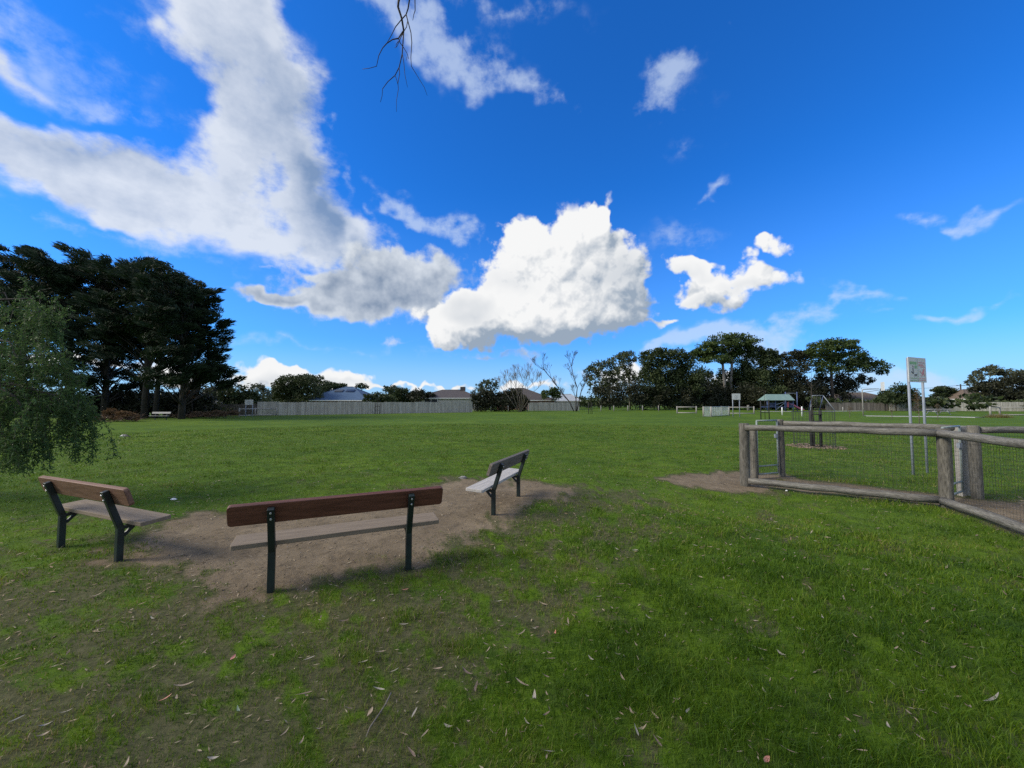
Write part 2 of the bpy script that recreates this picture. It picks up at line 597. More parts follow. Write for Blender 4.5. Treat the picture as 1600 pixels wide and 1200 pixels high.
def leaf_mat(name, cols, trans=0.25, rough=0.55, patch=0.25):
    """foliage: each leaf its own tone, slow drift over the crown, some light through the leaf"""
    m, nt, b, out = new_mat(name)
    g = nd(nt, 'ShaderNodeNewGeometry')
    k = len(cols) - 1
    c = ramp(nt, g.outputs['Random Per Island'], [(i / k, q) for i, q in enumerate(cols)])
    n = tex(nt, patch, detail=3)
    c = mixc(nt, 1.0, c, ramp(nt, n, [(0.3, (0.72, 0.78, 0.72)), (0.7, (1.2, 1.12, 0.95))]), 'MULTIPLY')
    nt.links.new(c, b.inputs['Base Color'])
    b.inputs['Roughness'].default_value = rough
    b.inputs['Specular IOR Level'].default_value = 0.25
    t = nd(nt, 'ShaderNodeBsdfTranslucent')
    nt.links.new(c, t.inputs['Color'])
    mx = nd(nt, 'ShaderNodeMixShader')
    mx.inputs[0].default_value = trans
    nt.links.new(b.outputs[0], mx.inputs[1])
    nt.links.new(t.outputs[0], mx.inputs[2])
    nt.links.new(mx.outputs[0], out.inputs['Surface'])
    return m


M = {}
M['steel_dark'] = pmat('dark_green_paint', (.006, .010, .010), (.010, .022, .019), 5, .42, .05)
M['plank_red'] = pmat('red_brown_timber', (.085, .028, .016), (.155, .058, .034), 3, .55, .25, (1.2, 14, 14), fine=((.05, .016, .010), .6))
M['plank_tan'] = pmat('brown_timber', (.12, .055, .03), (.21, .11, .065), 3, .6, .25, (1.2, 14, 14), fine=((.07, .035, .02), .6))
M['plank_seat'] = pmat('worn_seat_timber', (.152, .118, .076), (.225, .178, .12), 3, .85, .25, (1.2, 14, 14), fine=((.14, .10, .08), .6))
M['plank_pale'] = pmat('bleached_timber', (.34, .32, .29), (.50, .475, .435), 3, .8, .25, (1.2, 14, 14), fine=((.3, .28, .26), .6))
M['plank_dark'] = pmat('shaded_brown_timber', (.11, .09, .07), (.19, .16, .13), 3, .8, .25, (1.2, 14, 14), fine=((.06, .05, .045), .6))  # brown timber with the shade on the bench's back face put into its colour
M['bolt'] = pmat('galvanised_bolt', (.55, .55, .55), (.72, .72, .72), 20, .35, 0, metallic=.6)
M['log'] = pmat('weathered_pine_log', (.085, .078, .062), (.185, .172, .142), 2.6, .9, .9, (2.5, 2.5, .5), fine=((.03, .027, .02), .9), dist=.02)
M['log_rail'] = pmat('weathered_pine_rail', (.115, .108, .09), (.245, .233, .20), 2.4, .9, .9, (.8, 9, 9), fine=((.035, .031, .024), .95), dist=.02)
M['board_pale'] = pmat('pale_weathered_board', (.24, .225, .20), (.34, .325, .295), 3, .85, .3, (9, 9, 1))
M['galv'] = pmat('galvanised_tube', (.19, .215, .25), (.26, .29, .33), 6, .6, .05)
M['gate_green'] = pmat('pale_green_gate_tube', (.19, .23, .215), (.26, .30, .285), 6, .5, .05)
M['wire'] = pmat('fence_wire', (.028, .033, .030), (.05, .056, .052), 6, .5, 0, metallic=.2)
M['black_stake'] = pmat('black_timber_stake', (.012, .012, .011), (.028, .027, .024), 8, .8, .3, (6, 6, 1))
M['paling'] = None
M['white_paint'] = pmat('white_paint', (.62, .62, .60), (.74, .74, .72), 5, .5, .05)
M['bark_dark'] = pmat('dark_bark', (.020, .016, .012), (.05, .042, .033), 3, .9, .7, (4, 4, 1), dist=.03)
M['bark_gum'] = pmat('gum_bark', (.11, .10, .085), (.25, .23, .20), 1.6, .85, .5, (3, 3, .6), dist=.02)
M['bark_pale'] = pmat('pale_twig_bark', (.12, .10, .08), (.21, .175, .14), 3, .85, .3, (3, 3, 1))
M['twig'] = pmat('bare_twig_bark', (.028, .020, .017), (.055, .040, .034), 10, .85, .3)
M['leaf_cypress'] = leaf_mat('cypress_foliage', [(.012, .022, .012), (.022, .042, .018), (.016, .034, .022), (.032, .052, .020)], .12, .7)
M['leaf_pepper'] = leaf_mat('pepper_tree_foliage', [(.045, .085, .028), (.085, .145, .042), (.060, .115, .050), (.115, .18, .055)], .42, .6, 1.2)
M['leaf_gum'] = leaf_mat('gum_foliage', [(0.0435, 0.0609, 0.029), (0.0798, 0.0986, 0.0435), (0.0609, 0.0841, 0.0406), (0.1087, 0.1189, 0.058)], .2)
M['leaf_dark'] = leaf_mat('dark_evergreen_foliage', [(0.0256, 0.0416, 0.0176), (0.048, 0.0704, 0.0256), (0.0384, 0.0576, 0.0256), (0.072, 0.0928, 0.0352)], .2)
M['leaf_umbrella'] = leaf_mat('umbrella_tree_foliage', [(0.0351, 0.0621, 0.0189), (0.0594, 0.0945, 0.0243), (0.0486, 0.0783, 0.0243), (0.081, 0.1161, 0.0324)], .2)
M['leaf_grey'] = leaf_mat('grey_green_foliage', [(0.0605, 0.0748, 0.0462), (0.0935, 0.1078, 0.066), (0.0748, 0.0902, 0.0605), (0.11, 0.121, 0.0825)], .22)
M['leaf_hedge'] = leaf_mat('dark_hedge_foliage', [(0.0189, 0.023, 0.0135), (0.0351, 0.0405, 0.0216), (0.027, 0.0324, 0.0189), (0.0459, 0.0459, 0.027)], .15)  # very dark leaf tones for hedges, undergrowth and some evergreens
M['dead_brush'] = leaf_mat('dead_brush', [(.10, .055, .026), (.17, .095, .045), (.13, .075, .04), (.21, .13, .07)], .15, .8)
M['brush_twigs'] = pmat('dead_brush_twigs', (.075, .045, .028), (.14, .09, .06), 6, .9, .2)
M['chips'] = pmat('wood_chips', (.16, .11, .075), (.34, .25, .18), 28, .9, .8, dist=.02)
M['concrete'] = pmat('pale_concrete', (.33, .32, .30), (.41, .40, .375), 3, .85, .1)
M['roof_blue'] = pmat('blue_grey_roof', (.038, .078, .145), (.052, .102, .185), 2, .9, .1)
M['roof_dark'] = pmat('dark_tile_roof', (.045, .038, .036), (.075, .064, .06), 3, .75, .2)
M['roof_brown'] = pmat('brown_tile_roof', (.10, .072, .05), (.16, .12, .085), 3, .8, .2)
M['roof_grey'] = pmat('pale_metal_roof', (.30, .33, .35), (.40, .43, .45), 3, .5, .1)
M['wall_cream'] = pmat('cream_render', (.46, .42, .36), (.56, .52, .45), 3, .85, .1)
M['wall_brick'] = pmat('red_brick_wall', (.20, .095, .065), (.30, .16, .115), 8, .9, .2)
M['fascia'] = pmat('white_fascia', (.60, .60, .58), (.70, .70, .68), 4, .6, .05)
M['glass'] = pmat('window_glass', (.015, .018, .022), (.03, .035, .04), 2, .12, 0)
M['frame'] = pmat('window_frame', (.55, .55, .54), (.65, .65, .64), 4, .5, 0)
M['play_blue'] = pmat('blue_play_steel', (.055, .085, .19), (.08, .115, .24), 4, .45, .05)
M['play_pink'] = pmat('pink_slide_plastic', (.42, .10, .16), (.52, .14, .20), 3, .4, .03)
M['play_green'] = pmat('green_play_roof', (.13, .21, .19), (.18, .27, .24), 3, .5, .05)
M['play_red'] = pmat('red_play_panel', (.30, .05, .07), (.38, .08, .10), 3, .45, .03)
M['sign_face'] = pmat('sign_panel_face', (.52, .52, .49), (.60, .60, .56), 2, .5, 0)
M['sign_green'] = pmat('green_sign_ink', (.16, .36, .13), (.20, .42, .17), 4, .5, 0)
M['sign_red'] = pmat('red_sign_ink', (.55, .14, .14), (.62, .20, .20), 4, .5, 0)
M['sign_black'] = pmat('black_sign_ink', (.008, .008, .008), (.014, .014, .014), 4, .5, 0)
M['sign_grey'] = pmat('grey_sign_ink', (.26, .26, .25), (.34, .34, .33), 4, .5, 0)
M['leaf_tan'] = pmat('dry_tan_leaf', (.20, .15, .10), (.32, .25, .17), 30, .6, .2)
M['leaf_palegrey'] = pmat('dry_pale_leaf', (.24, .21, .16), (.36, .32, .255), 30, .6, .2)
M['leaf_pink'] = pmat('pink_leaf', (.42, .16, .11), (.55, .26, .20), 30, .6, .2)
M['leaf_brown'] = pmat('brown_leaf', (.12, .08, .055), (.20, .14, .10), 30, .6, .2)
M['leaf_green'] = pmat('fallen_green_leaf', (.17, .22, .14), (.24, .30, .20), 30, .6, .2)
M['feather_white'] = pmat('white_feathers', (.62, .61, .58), (.75, .74, .71), 20, .8, .2)
M['feather_black'] = pmat('black_feathers', (.010, .010, .012), (.022, .022, .025), 20, .6, .2)
M['stone'] = pmat('pale_stone', (.17, .165, .15), (.27, .26, .24), 6, .85, .4)
M['paper'] = pmat('crumpled_paper', (.66, .66, .66), (.78, .78, .78), 20, .7, .3)


def paling_mat(name, stops):
    m, nt, b, _ = new_mat(name)
    g = nd(nt, 'ShaderNodeNewGeometry')
    c = ramp(nt, g.outputs['Random Per Island'], stops)
    n = tex(nt, 1.2, (5, 5, .7))
    c = mixc(nt, 1.0, c, ramp(nt, n, [(.3, (.7, .7, .7)), (.7, (1.15, 1.15, 1.15))]), 'MULTIPLY')
    nt.links.new(c, b.inputs['Base Color'])
    b.inputs['Roughness'].default_value = .9
    return m


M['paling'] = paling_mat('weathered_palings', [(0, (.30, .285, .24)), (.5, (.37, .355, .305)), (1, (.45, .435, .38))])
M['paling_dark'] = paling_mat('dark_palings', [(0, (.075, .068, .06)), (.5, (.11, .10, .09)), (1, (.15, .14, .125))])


# ------------------------------------------------------------------ key ground positions read from the photograph
DIRT = [tuple(G(*p).xy) for p in ((190, 868), (215, 835), (300, 806), (420, 802), (560, 782), (660, 762), (715, 748), (790, 750), (905, 757), (880, 772), (800, 790), (790, 812), (745, 838), (690, 866), (610, 886), (500, 905), (420, 922), (330, 918), (250, 900))]
PATCH = [tuple(G(*p).xy) for p in ((1035, 745), (1085, 737), (1170, 735), (1230, 742), (1200, 768), (1110, 766))]
fA, fA2, fG, fB = G(1165, 757), G(1179, 747), G(1222, 743), G(1480, 790)
fC = fB + (G(1600, 832) - fB).normalized() * 3.0
fD, fD2 = G(1527, 778), G(1507, 773)
fE = fD + Vector((3.2, 0.15, 0))
for p_ in (fA, fA2, fG, fB, fC, fD, fD2, fE): p_.z = 0
PASS = [tuple(p.xy) for p in (fA, fB, fC, fC + Vector((3.5, 0, 0)), fE, fD, fD2, fG)]
WORN = [tuple(G(*p).xy) for p in ((-200, 905), (120, 880), (420, 925), (620, 900), (720, 960), (690, 1060), (560, 1210), (100, 1500), (-600, 1300))]
WORN2 = [tuple(G(*p).xy) for p in ((690, 870), (800, 800), (930, 765), (1040, 760), (1060, 810), (960, 880), (900, 960), (780, 1000), (700, 960))]
GUARD = G(1272, 697)
GUARD.z = 0


def bare_amount(x, y):
    """0 = closed turf, 1 = bare dirt"""
    n = fbm(x * 1.1, y * 1.1, 4, 3) - .5
    n2 = fbm(x * 3.3, y * 3.3, 4, 9) - .5
    n3 = fbm(x * 11, y * 11, 3, 91) - .5
    b = 1 - sstep(-.42, .55, sdf_poly(x, y, DIRT) + n * .9 + n2 * .9 + n3 * .9)
    b = np.maximum(b, 1 - sstep(-.2, .25, sdf_poly(x, y, PATCH) + n * .8 + n2 * .6 + n3 * .4))
    b = np.maximum(b, .95 * (1 - sstep(-.3, .2, sdf_poly(x, y, PASS) + .02 + n * .4 + n2 * .3)))
    r = np.hypot(x - GUARD.x, y - GUARD.y)
    b = np.maximum(b, 1 - sstep(.55, .8, r + n * .4))
    # worn, patchy turf
    w = .62 * (1 - sstep(-.3, .9, sdf_poly(x, y, WORN) + n * .8))
    w = np.maximum(w, .55 * (1 - sstep(-.3, .8, sdf_poly(x, y, WORN2) + n * .8)))
    near = 1 - sstep(6.0, 13.0, y + np.abs(x) * .1)
    w = np.maximum(w, .27 * near)
    p = .42 * fbm(x * 1.6 + 40, y * 1.6, 4, 21) + .58 * fbm(x * 9.5, y * 9.5, 4, 77)
    pw = sstep(.64 - w * .57, .77 - w * .36, p)
    b = np.maximum(b, pw * (.26 + .22 * w / .62))
    return np.clip(b, 0, 1)


FENCE_L = [G(402, 650), G(600, 646.5), G(738, 644)]


def gz(x, y):
    """height of the ground: gentle unevenness near, dropping away behind the far fences"""
    x, y = np.asarray(x, float), np.asarray(y, float)
    near = 1 - sstep(18, 40, np.hypot(x, y))
    z = (fbm(x * .55, y * .55, 3, 5) - .5) * .07 * near + (fbm(x * 3, y * 3, 3, 8) - .5) * .022 * near
    z = z - .02 * near
    return z


def gz1(x, y):
    return float(gz(np.array([x]), np.array([y]))[0])


# ------------------------------------------------------------------ ground
def ground_material():
    m, nt, b, _ = new_mat('park_ground')
    L = nt.links

    def fac(scale, detail=5, rough=.6, stretch=(1, 1, 1)):
        return tex(nt, scale, stretch, detail, rough)
    at_ = nd(nt, 'ShaderNodeAttribute', attribute_name='bare')
    bare = at_.outputs['Fac']
    # turf
    turf = ramp(nt, fac(.35, 4), [(.3, (.048, .098, .007)), (.5, (.086, .155, .008)), (.72, (.130, .200, .012))])
    turf = mixc(nt, ramp(nt, fac(2.6, 6, .7), [(.42, (0, 0, 0)), (.66, (.85, .85, .85))]), turf, (.030, .058, .009))  # dark mottling puts the shade among the tufts into the turf colour
    turf = mixc(nt, ramp(nt, fac(9, 6, .75), [(.45, (0, 0, 0)), (.8, (.6, .6, .6))]), turf, (.085, .115, .028))
    turf = mixc(nt, ramp(nt, fac(.07, 3), [(.35, (0, 0, 0)), (.7, (.55, .55, .55))]), turf, (.046, .088, .010))
    turf = mixc(nt, ramp(nt, fac(.16, 6, .65, (.6, 1.3, 1)), [(.54, (0, 0, 0)), (.70, (.32, .32, .32))]), turf, (.14, .17, .03))
    turf = mixc(nt, ramp(nt, fac(.9, 6, .7, (.5, 1.2, 1)), [(.54, (0, 0, 0)), (.66, (.55, .55, .55))]), turf, (.030, .068, .008))
    # bare soil
    soil = ramp(nt, fac(1.3, 6, .65), [(.3, (.118, .090, .056)), (.55, (.180, .140, .090)), (.75, (.242, .191, .127))])
    soil = mixc(nt, ramp(nt, fac(38, 4, .7), [(.55, (0, 0, 0)), (.72, (.7, .7, .7))]), soil, (.24, .20, .15))
    soil = mixc(nt, ramp(nt, fac(7, 6, .7), [(.5, (0, 0, 0)), (.75, (.8, .8, .8))]), soil, (.055, .046, .032))
    # dark humus where the turf is only thin
    humus = ramp(nt, fac(16, 6, .7), [(.35, (.046, .052, .020)), (.7, (.115, .110, .054))])
    edge = nd(nt, 'ShaderNodeMath', operation='MULTIPLY_ADD')
    L.new(fac(17, 7, .78), edge.inputs[0])
    edge.inputs[1].default_value = 1.0
    edge.inputs[2].default_value = -.5
    bb = nd(nt, 'ShaderNodeMath', operation='ADD')
    L.new(bare, bb.inputs[0])
    L.new(edge.outputs[0], bb.inputs[1])
    f1 = nd(nt, 'ShaderNodeMapRange', interpolation_type='SMOOTHSTEP')
    f1.inputs['From Min'].default_value, f1.inputs['From Max'].default_value = .12, .42
    L.new(bb.outputs[0], f1.inputs['Value'])
    f2 = nd(nt, 'ShaderNodeMapRange', interpolation_type='SMOOTHSTEP')
    f2.inputs['From Min'].default_value, f2.inputs['From Max'].default_value = .5, .85
    L.new(bb.outputs[0], f2.inputs['Value'])
    c = mixc(nt, f1.outputs[0], turf, humus)
    c = mixc(nt, f2.outputs[0], c, soil)
    L.new(c, b.inputs['Base Color'])
    b.inputs['Roughness'].default_value = .95
    b.inputs['Specular IOR Level'].default_value = .1
    bp = nd(nt, 'ShaderNodeBump')
    bp.inputs['Strength'].default_value = .7
    bp.inputs['Distance'].default_value = .05
    L.new(fac(6, 8, .75), bp.inputs['Height'])
    L.new(bp.outputs[0], b.inputs['Normal'])
    return m


def build_ground():
    nr, na = 250, 512
    r = np.concatenate([[0.0], 0.25 * (5000 / .25) ** (np.arange(nr) / (nr - 1))])
    a = np.arange(na) * 2 * math.pi / na
    rr, aa = np.meshgrid(r[1:], a, indexing='ij')
    X = np.concatenate([[0], (rr * np.sin(aa)).ravel()])
    Y = np.concatenate([[0], (rr * np.cos(aa)).ravel()])
    Z = gz(X, Y)
    i = np.arange(nr - 1)[:, None] * na
    k = np.arange(na)[None, :]
    k2 = (k + 1) % na
    q = np.stack([1 + i + k, 1 + i + na + k, 1 + i + na + k2, 1 + i + k2], -1).reshape(-1, 4)
    t = np.stack([np.zeros(na, int), 1 + np.arange(na), 1 + (np.arange(na) + 1) % na], -1)
    me = mesh_np('ground', np.stack([X, Y, Z], -1), [q[:, ::-1] * 1, t[:, ::-1] * 1], True)
    if me.polygons[0].normal.z < 0: me.flip_normals()
    A = me.attributes.new('bare', 'FLOAT', 'POINT')
    A.data.foreach_set('value', bare_amount(X, Y).astype(np.float32))
    o = link_mesh('ground', me, ground_material())
    tag(o, kind='structure')
    return o


build_ground()


# ------------------------------------------------------------------ grass blades
def build_grass():
    n_c = 620000
    u = rng.random(n_c)
    p = .42
    r0, r1 = 1.15, 30.0
    r = (r0 ** p + u * (r1 ** p - r0 ** p)) ** (1 / p)
    th = rng.uniform(-R(62), R(62), n_c)
    x, y = r * np.sin(th), r * np.cos(th)
    x = x + rng.normal(0, .02, n_c)
    y = y + rng.normal(0, .02, n_c)
    b = bare_amount(x, y)
    tuft = fbm(x * 5, y * 5, 3, 31)
    keep = rng.random(n_c) < np.clip(1.15 - np.maximum(b - .12, 0) * 1.35, 0.012, 1) * np.clip(.35 + 1.5 * (tuft - .2), .15, 1)
    x, y, r, b, tuft = x[keep], y[keep], r[keep], b[keep], tuft[keep]
    n = len(x)
    lush = sstep(-.8, 1.6, x + .35 * (fbm(x * .9, y * .9, 3, 44) - .5) * 4) * (1 - sstep(3.2, 6.0, y))
    lush = np.clip(lush * .9 + sstep(.55, .75, fbm(x * 1.6, y * 1.6, 3, 55)) * .45, 0, 1.2) * np.clip(1 - b * 1.2, .1, 1)
    clump = sstep(.60, .72, fbm(x * 1.5 + 3, y * 1.5, 4, 101))
    h = (.015 + .024 * rng.random(n)) * (1 + .95 * lush) * (1 + .9 * clump) * (.7 + .7 * tuft) * np.where(r > 7, .85, 1)
    h *= np.clip(1 + (r - 4) * .02, 1, 1.4) * np.clip(1.1 - b * .7, .45, 1)
    w = np.clip(.0030 * (r / 2.4) ** .85, .0026, .03) * rng.uniform(.7, 1.3, n)
    az = rng.uniform(0, 2 * math.pi, n)
    lean = rng.uniform(.15, 1.1, n) * h
    la = rng.uniform(0, 2 * math.pi, n)
    z = gz(x, y) - .004
    dx, dy = np.cos(az) * w / 2, np.sin(az) * w / 2
    lx, ly = np.cos(la) * lean, np.sin(la) * lean
    pat = fbm(x * 2.6 + 9, y * 2.6, 4, 63)
    dry = np.clip(rng.random(n) * .5 + (pat - .45) * .9 + b * (.2 + .5 * rng.random(n)) + (rng.random(n) < .10) * .6, 0, 1) * (1 - .5 * np.clip(lush, 0, 1))
    near = r < 6.5
    # near blades: five points, three triangles
    I = np.where(near)[0]
    P = np.zeros((len(I), 5, 3))
    P[:, 0] = np.stack([x[I] - dx[I], y[I] - dy[I], z[I]], -1)
    P[:, 1] = np.stack([x[I] + dx[I], y[I] + dy[I], z[I]], -1)
    P[:, 2] = np.stack([x[I] + lx[I] * .32 - dx[I] * .8, y[I] + ly[I] * .32 - dy[I] * .8, z[I] + h[I] * .6], -1)
    P[:, 3] = np.stack([x[I] + lx[I] * .32 + dx[I] * .8, y[I] + ly[I] * .32 + dy[I] * .8, z[I] + h[I] * .6], -1)
    P[:, 4] = np.stack([x[I] + lx[I], y[I] + ly[I], z[I] + h[I] * .95], -1)
    base = np.arange(len(I))[:, None] * 5
    T1 = np.concatenate([base + [0, 1, 3], base + [0, 3, 2], base + [2, 3, 4]])
    J = np.where(~near)[0]
    Q = np.zeros((len(J), 3, 3))
    Q[:, 0] = np.stack([x[J] - dx[J], y[J] - dy[J], z[J]], -1)
    Q[:, 1] = np.stack([x[J] + dx[J], y[J] + dy[J], z[J]], -1)
    Q[:, 2] = np.stack([x[J] + lx[J], y[J] + ly[J], z[J] + h[J]], -1)
    T2 = np.arange(len(J) * 3).reshape(-1, 3) + len(I) * 5
    V = np.concatenate([P.reshape(-1, 3), Q.reshape(-1, 3)])
    me = mesh_np('grass', V, np.concatenate([T1, T2]))
    A = me.attributes.new('dry', 'FLOAT', 'POINT')
    A.data.foreach_set('value', np.concatenate([np.repeat(dry[I], 5), np.repeat(dry[J], 3)]).astype(np.float32))
    m, nt, bs, out = new_mat('grass_blade')
    a_ = nd(nt, 'ShaderNodeAttribute', attribute_name='dry')
    c = ramp(nt, a_.outputs['Fac'], [(0, (.036, .084, .005)), (.25, (.084, .160, .008)), (.5, (.145, .215, .016)), (.66, (.18, .188, .042)), (.85, (.22, .185, .085)), (1, (.28, .225, .125))])
    n_ = tex(nt, .9, detail=3)
    c = mixc(nt, 1.0, c, ramp(nt, n_, [(.3, (.78, .84, .8)), (.7, (1.15, 1.1, 1.0))]), 'MULTIPLY')
    nt.links.new(c, bs.inputs['Base Color'])
    bs.inputs['Roughness'].default_value = .5
    bs.inputs['Specular IOR Level'].default_value = .25
    t = nd(nt, 'ShaderNodeBsdfTranslucent')
    nt.links.new(c, t.inputs['Color'])
    mx = nd(nt, 'ShaderNodeMixShader')
    mx.inputs[0].default_value = .35
    nt.links.new(bs.outputs[0], mx.inputs[1])
    nt.links.new(t.outputs[0], mx.inputs[2])
    nt.links.new(mx.outputs[0], out.inputs['Surface'])
    o = link_mesh('grass', me, m)
    tag(o, 'short green lawn grass worn thin around the benches', 'grass', kind='stuff')


build_grass()


# ------------------------------------------------------------------ foliage
def leaf_quads(C, N, size, aspect, jitter=.6, along=None):
    """rhombic leaves at C (n,3); N outward directions; returns vertices and quads"""
    n = len(C)
    A = N + rng.normal(0, jitter, (n, 3)) if along is None else along + rng.normal(0, jitter, (n, 3))
    A /= np.linalg.norm(A, axis=1, keepdims=True) + 1e-9
    B = np.cross(A, rng.normal(0, 1, (n, 3)))
    B /= np.linalg.norm(B, axis=1, keepdims=True) + 1e-9
    s = size * rng.uniform(.6, 1.35, (n, 1))
    V = np.stack([C - A * s * .5, C + B * s * aspect * .5 - A * s * .05, C + A * s * .5, C - B * s * aspect * .5 - A * s * .05], 1)
    return V.reshape(-1, 3), np.arange(n * 4).reshape(-1, 4)


def clump_points(c, rad, n, sub=9, tight=.34, hollow=.35):
    """points gathered in small sprays over and inside an ellipsoid"""
    d = rng.normal(0, 1, (sub, 3))
    d /= np.linalg.norm(d, axis=1, keepdims=True)
    d[:, 2] = np.where(d[:, 2] < -.75, -d[:, 2] * .6, d[:, 2])
    rr = rng.uniform(hollow, 1.0, (sub, 1)) ** .6
    S = d * rr
    k = rng.integers(0, sub, n)
    g = rng.normal(0, 1, (n, 3))
    g /= np.linalg.norm(g, axis=1, keepdims=True)
    p = S[k] + g * (rng.random((n, 1)) ** .45) * tight * rng.uniform(.7, 1.3, (sub, 1))[k]
    N = p / (np.linalg.norm(p, axis=1, keepdims=True) + 1e-6)
    return np.asarray(c) + p * np.asarray(rad), N


def limb_path(a, b, sag=.15, n=5, wob=.06):
    a, b = Vector(a), Vector(b)
    L_ = (b - a).length
    pts = []
    for i in range(n + 1):
        t = i / n
        p = a.lerp(b, t)
        p.z += math.sin(t * math.pi) * L_ * sag * (.6 if b.z > a.z else -.3)
        if 0 < i < n: p += Vector((random.uniform(-1, 1), random.uniform(-1, 1), random.uniform(-.5, .5))) * L_ * wob
        pts.append(p)
    return pts


def tree_px(name, label, Y, bx, clumps, leaf, mat, bark, trunk_r=.3, aspect=.6, dens=1.0, cat='tree', group=None,
            fork=.45, trunks=1, sub=12, tight=.40, jitter=.9, limbs=True, hollow=.35):
    """a tree standing at depth Y; clumps are (px, py, half width px, half height px) of its leaf masses"""
    base = at(bx, 640, Y)
    base.z = gz1(base.x, base.y)
    root = thing(name, label, cat, base, 0, group)
    k = Y / F_PX
    Vs, Fs, cnt = [], [], 0
    cents = []
    for (px, py, rx, ry) in clumps:
        c = at(px, py, Y)
        dy = random.uniform(-.55, .55) * rx * k
        c = c * ((Y + dy) / Y) if False else c + Vector((0, dy, 0))
        c = c - base
        rx, ry = rx * 1.12, ry * 1.38
        rad = (rx * k, (rx * .6 + ry * .4) * k, ry * k)
        n = int(dens * 21.0 * rad[0] * rad[2] * math.pi / (leaf * leaf * aspect) * .55) + 12
        P, N = clump_points(c, rad, n, max(5, int(sub * (1 + rx / 14))), tight, hollow)
        V, Fq = leaf_quads(P, N, leaf, aspect, jitter)
        Vs.append(V)
        Fs.append(Fq + cnt)
        cnt += len(V)
        cents.append((c, rad))
    V = np.concatenate(Vs)
    V[:, 2] = np.maximum(V[:, 2], .02)
    o = link_mesh('crown', mesh_np('crown', V, np.concatenate(Fs)), mat, root)
    mb = MB()
    top = max(c.z for c, _ in cents)
    low = min(c.z - r[2] * .5 for c, r in cents)
    fz = max(.4, low + (top - low) * fork * .5)
    for t in range(trunks):
        off = Vector(((t - (trunks - 1) / 2) * trunk_r * 3, random.uniform(-.3, .3), 0))
        f = Vector((off.x * 1.6 + random.uniform(-.2, .2), off.y, fz))
        mb.tube([off + Vector((0, 0, -.15)), off * 1.1 + Vector((0, 0, fz * .4)), f], [trunk_r * .9, trunk_r * .72, trunk_r * .55], 8)
        if limbs:
            for i, (c, r) in enumerate(cents):
                if i % trunks != t: continue
                mb.tube(limb_path(f - Vector((0, 0, fz * .1)), c + Vector((0, 0, -r[2] * .2)), .12), [trunk_r * q for q in (.30, .24, .19, .14, .09, .04)], 5)
    mb.build('trunk', bark, root)
    return root


# --- the row of dark cypresses on the left
def cypress(label, Y, bx, outline, holes, pads, trunk_r=.42, lean=0, second=None):
    base = at(bx, 640, Y)
    base.z = gz1(base.x, base.y)
    root = thing('cypress_tree', label, 'tree', base, 0, 'dark cypress row')
    k = Y / F_PX
    xs, ys = [p[0] for p in outline], [p[1] for p in outline]
    ptsx = rng.uniform(min(xs), max(xs), pads * 9)
    ptsy = rng.uniform(min(ys), max(ys), pads * 9)
    sd = sdf_poly(ptsx, ptsy, outline)
    ok = sd < -9
    for (hx, hy, hw, hh) in holes:
        hw, hh = hw * 1.5, hh * 1.6
        ok &= ((ptsx - hx) / hw) ** 2 + ((ptsy - hy) / hh) ** 2 > 1
    ptsx, ptsy = ptsx[ok][:pads], ptsy[ok][:pads]
    topz = at(bx, min(ys), Y).z
    Vs, Fs, cnt = [], [], 0
    mb = MB()
    H = topz - base.z
    tops = at(bx + lean, min(ys) + 12, Y) - base
    trunk_pts = [Vector((0, 0, -.2)), Vector((.1, 0, H * .3)), tops * .62 + Vector((random.uniform(-.3, .3), 0, 0)), tops * .96]
    mb.tube(trunk_pts, [trunk_r * 1.3, trunk_r, trunk_r * .6, trunk_r * .15], 9)
    if second:
        o2 = Vector((second, .2, 0))
        mb.tube([o2 + Vector((0, 0, -.2)), o2 * 1.2 + Vector((0, 0, H * .3)), o2 * 1.6 + Vector((0, 0, H * .6)), o2 * 2.2 + Vector((0, 0, H * .9))], [trunk_r, trunk_r * .8, trunk_r * .5, trunk_r * .12], 8)
    for i, (px, py) in enumerate(zip(ptsx, ptsy)):
        dyv = random.uniform(-1, 1)
        c = at(px, py, Y) + Vector((0, dyv * 4.2, 0)) - base
        rx = random.uniform(7, 17) * k
        rz = random.uniform(3.5, 8.0) * k
        n = int(210 * (rx / 1.0))
        p = rng.normal(0, 1, (n, 3))
        p /= np.linalg.norm(p, axis=1, keepdims=True)
        p *= rng.random((n, 1)) ** .5
        P = np.asarray(c) + p * np.array([rx, rx * .8, rz])
        side = np.sign(c.x) if abs(c.x) > .5 else random.choice((-1, 1))
        out = np.array([.75 * side, .25 * dyv, .38]) + p * np.array([.7, .7, .2])
        P[:, 2] += np.abs(P[:, 0] - c.x) * .22 * np.sign((P[:, 0] - c.x) * side)
        V, Fq = leaf_quads(P, out, .50, .17, .24)
        Vs.append(V)
        Fs.append(Fq + cnt)
        cnt += len(V)
        if i % 3 == 0:
            t = min(.93, max(.08, (c.z - 1.2) / H))
            a = Vector((0.1, 0, H * max(.08, t - .10)))
            mb.tube(limb_path(a, c, .05, 4, .04), [.085, .065, .05, .035, .018], 5)
    V = np.concatenate(Vs)
    V[:, 2] = np.maximum(V[:, 2], .02)
    link_mesh('crown', mesh_np('crown', V, np.concatenate(Fs)), M['leaf_cypress'], root)
    mb.build('trunk', M['bark_dark'], root)
    return root


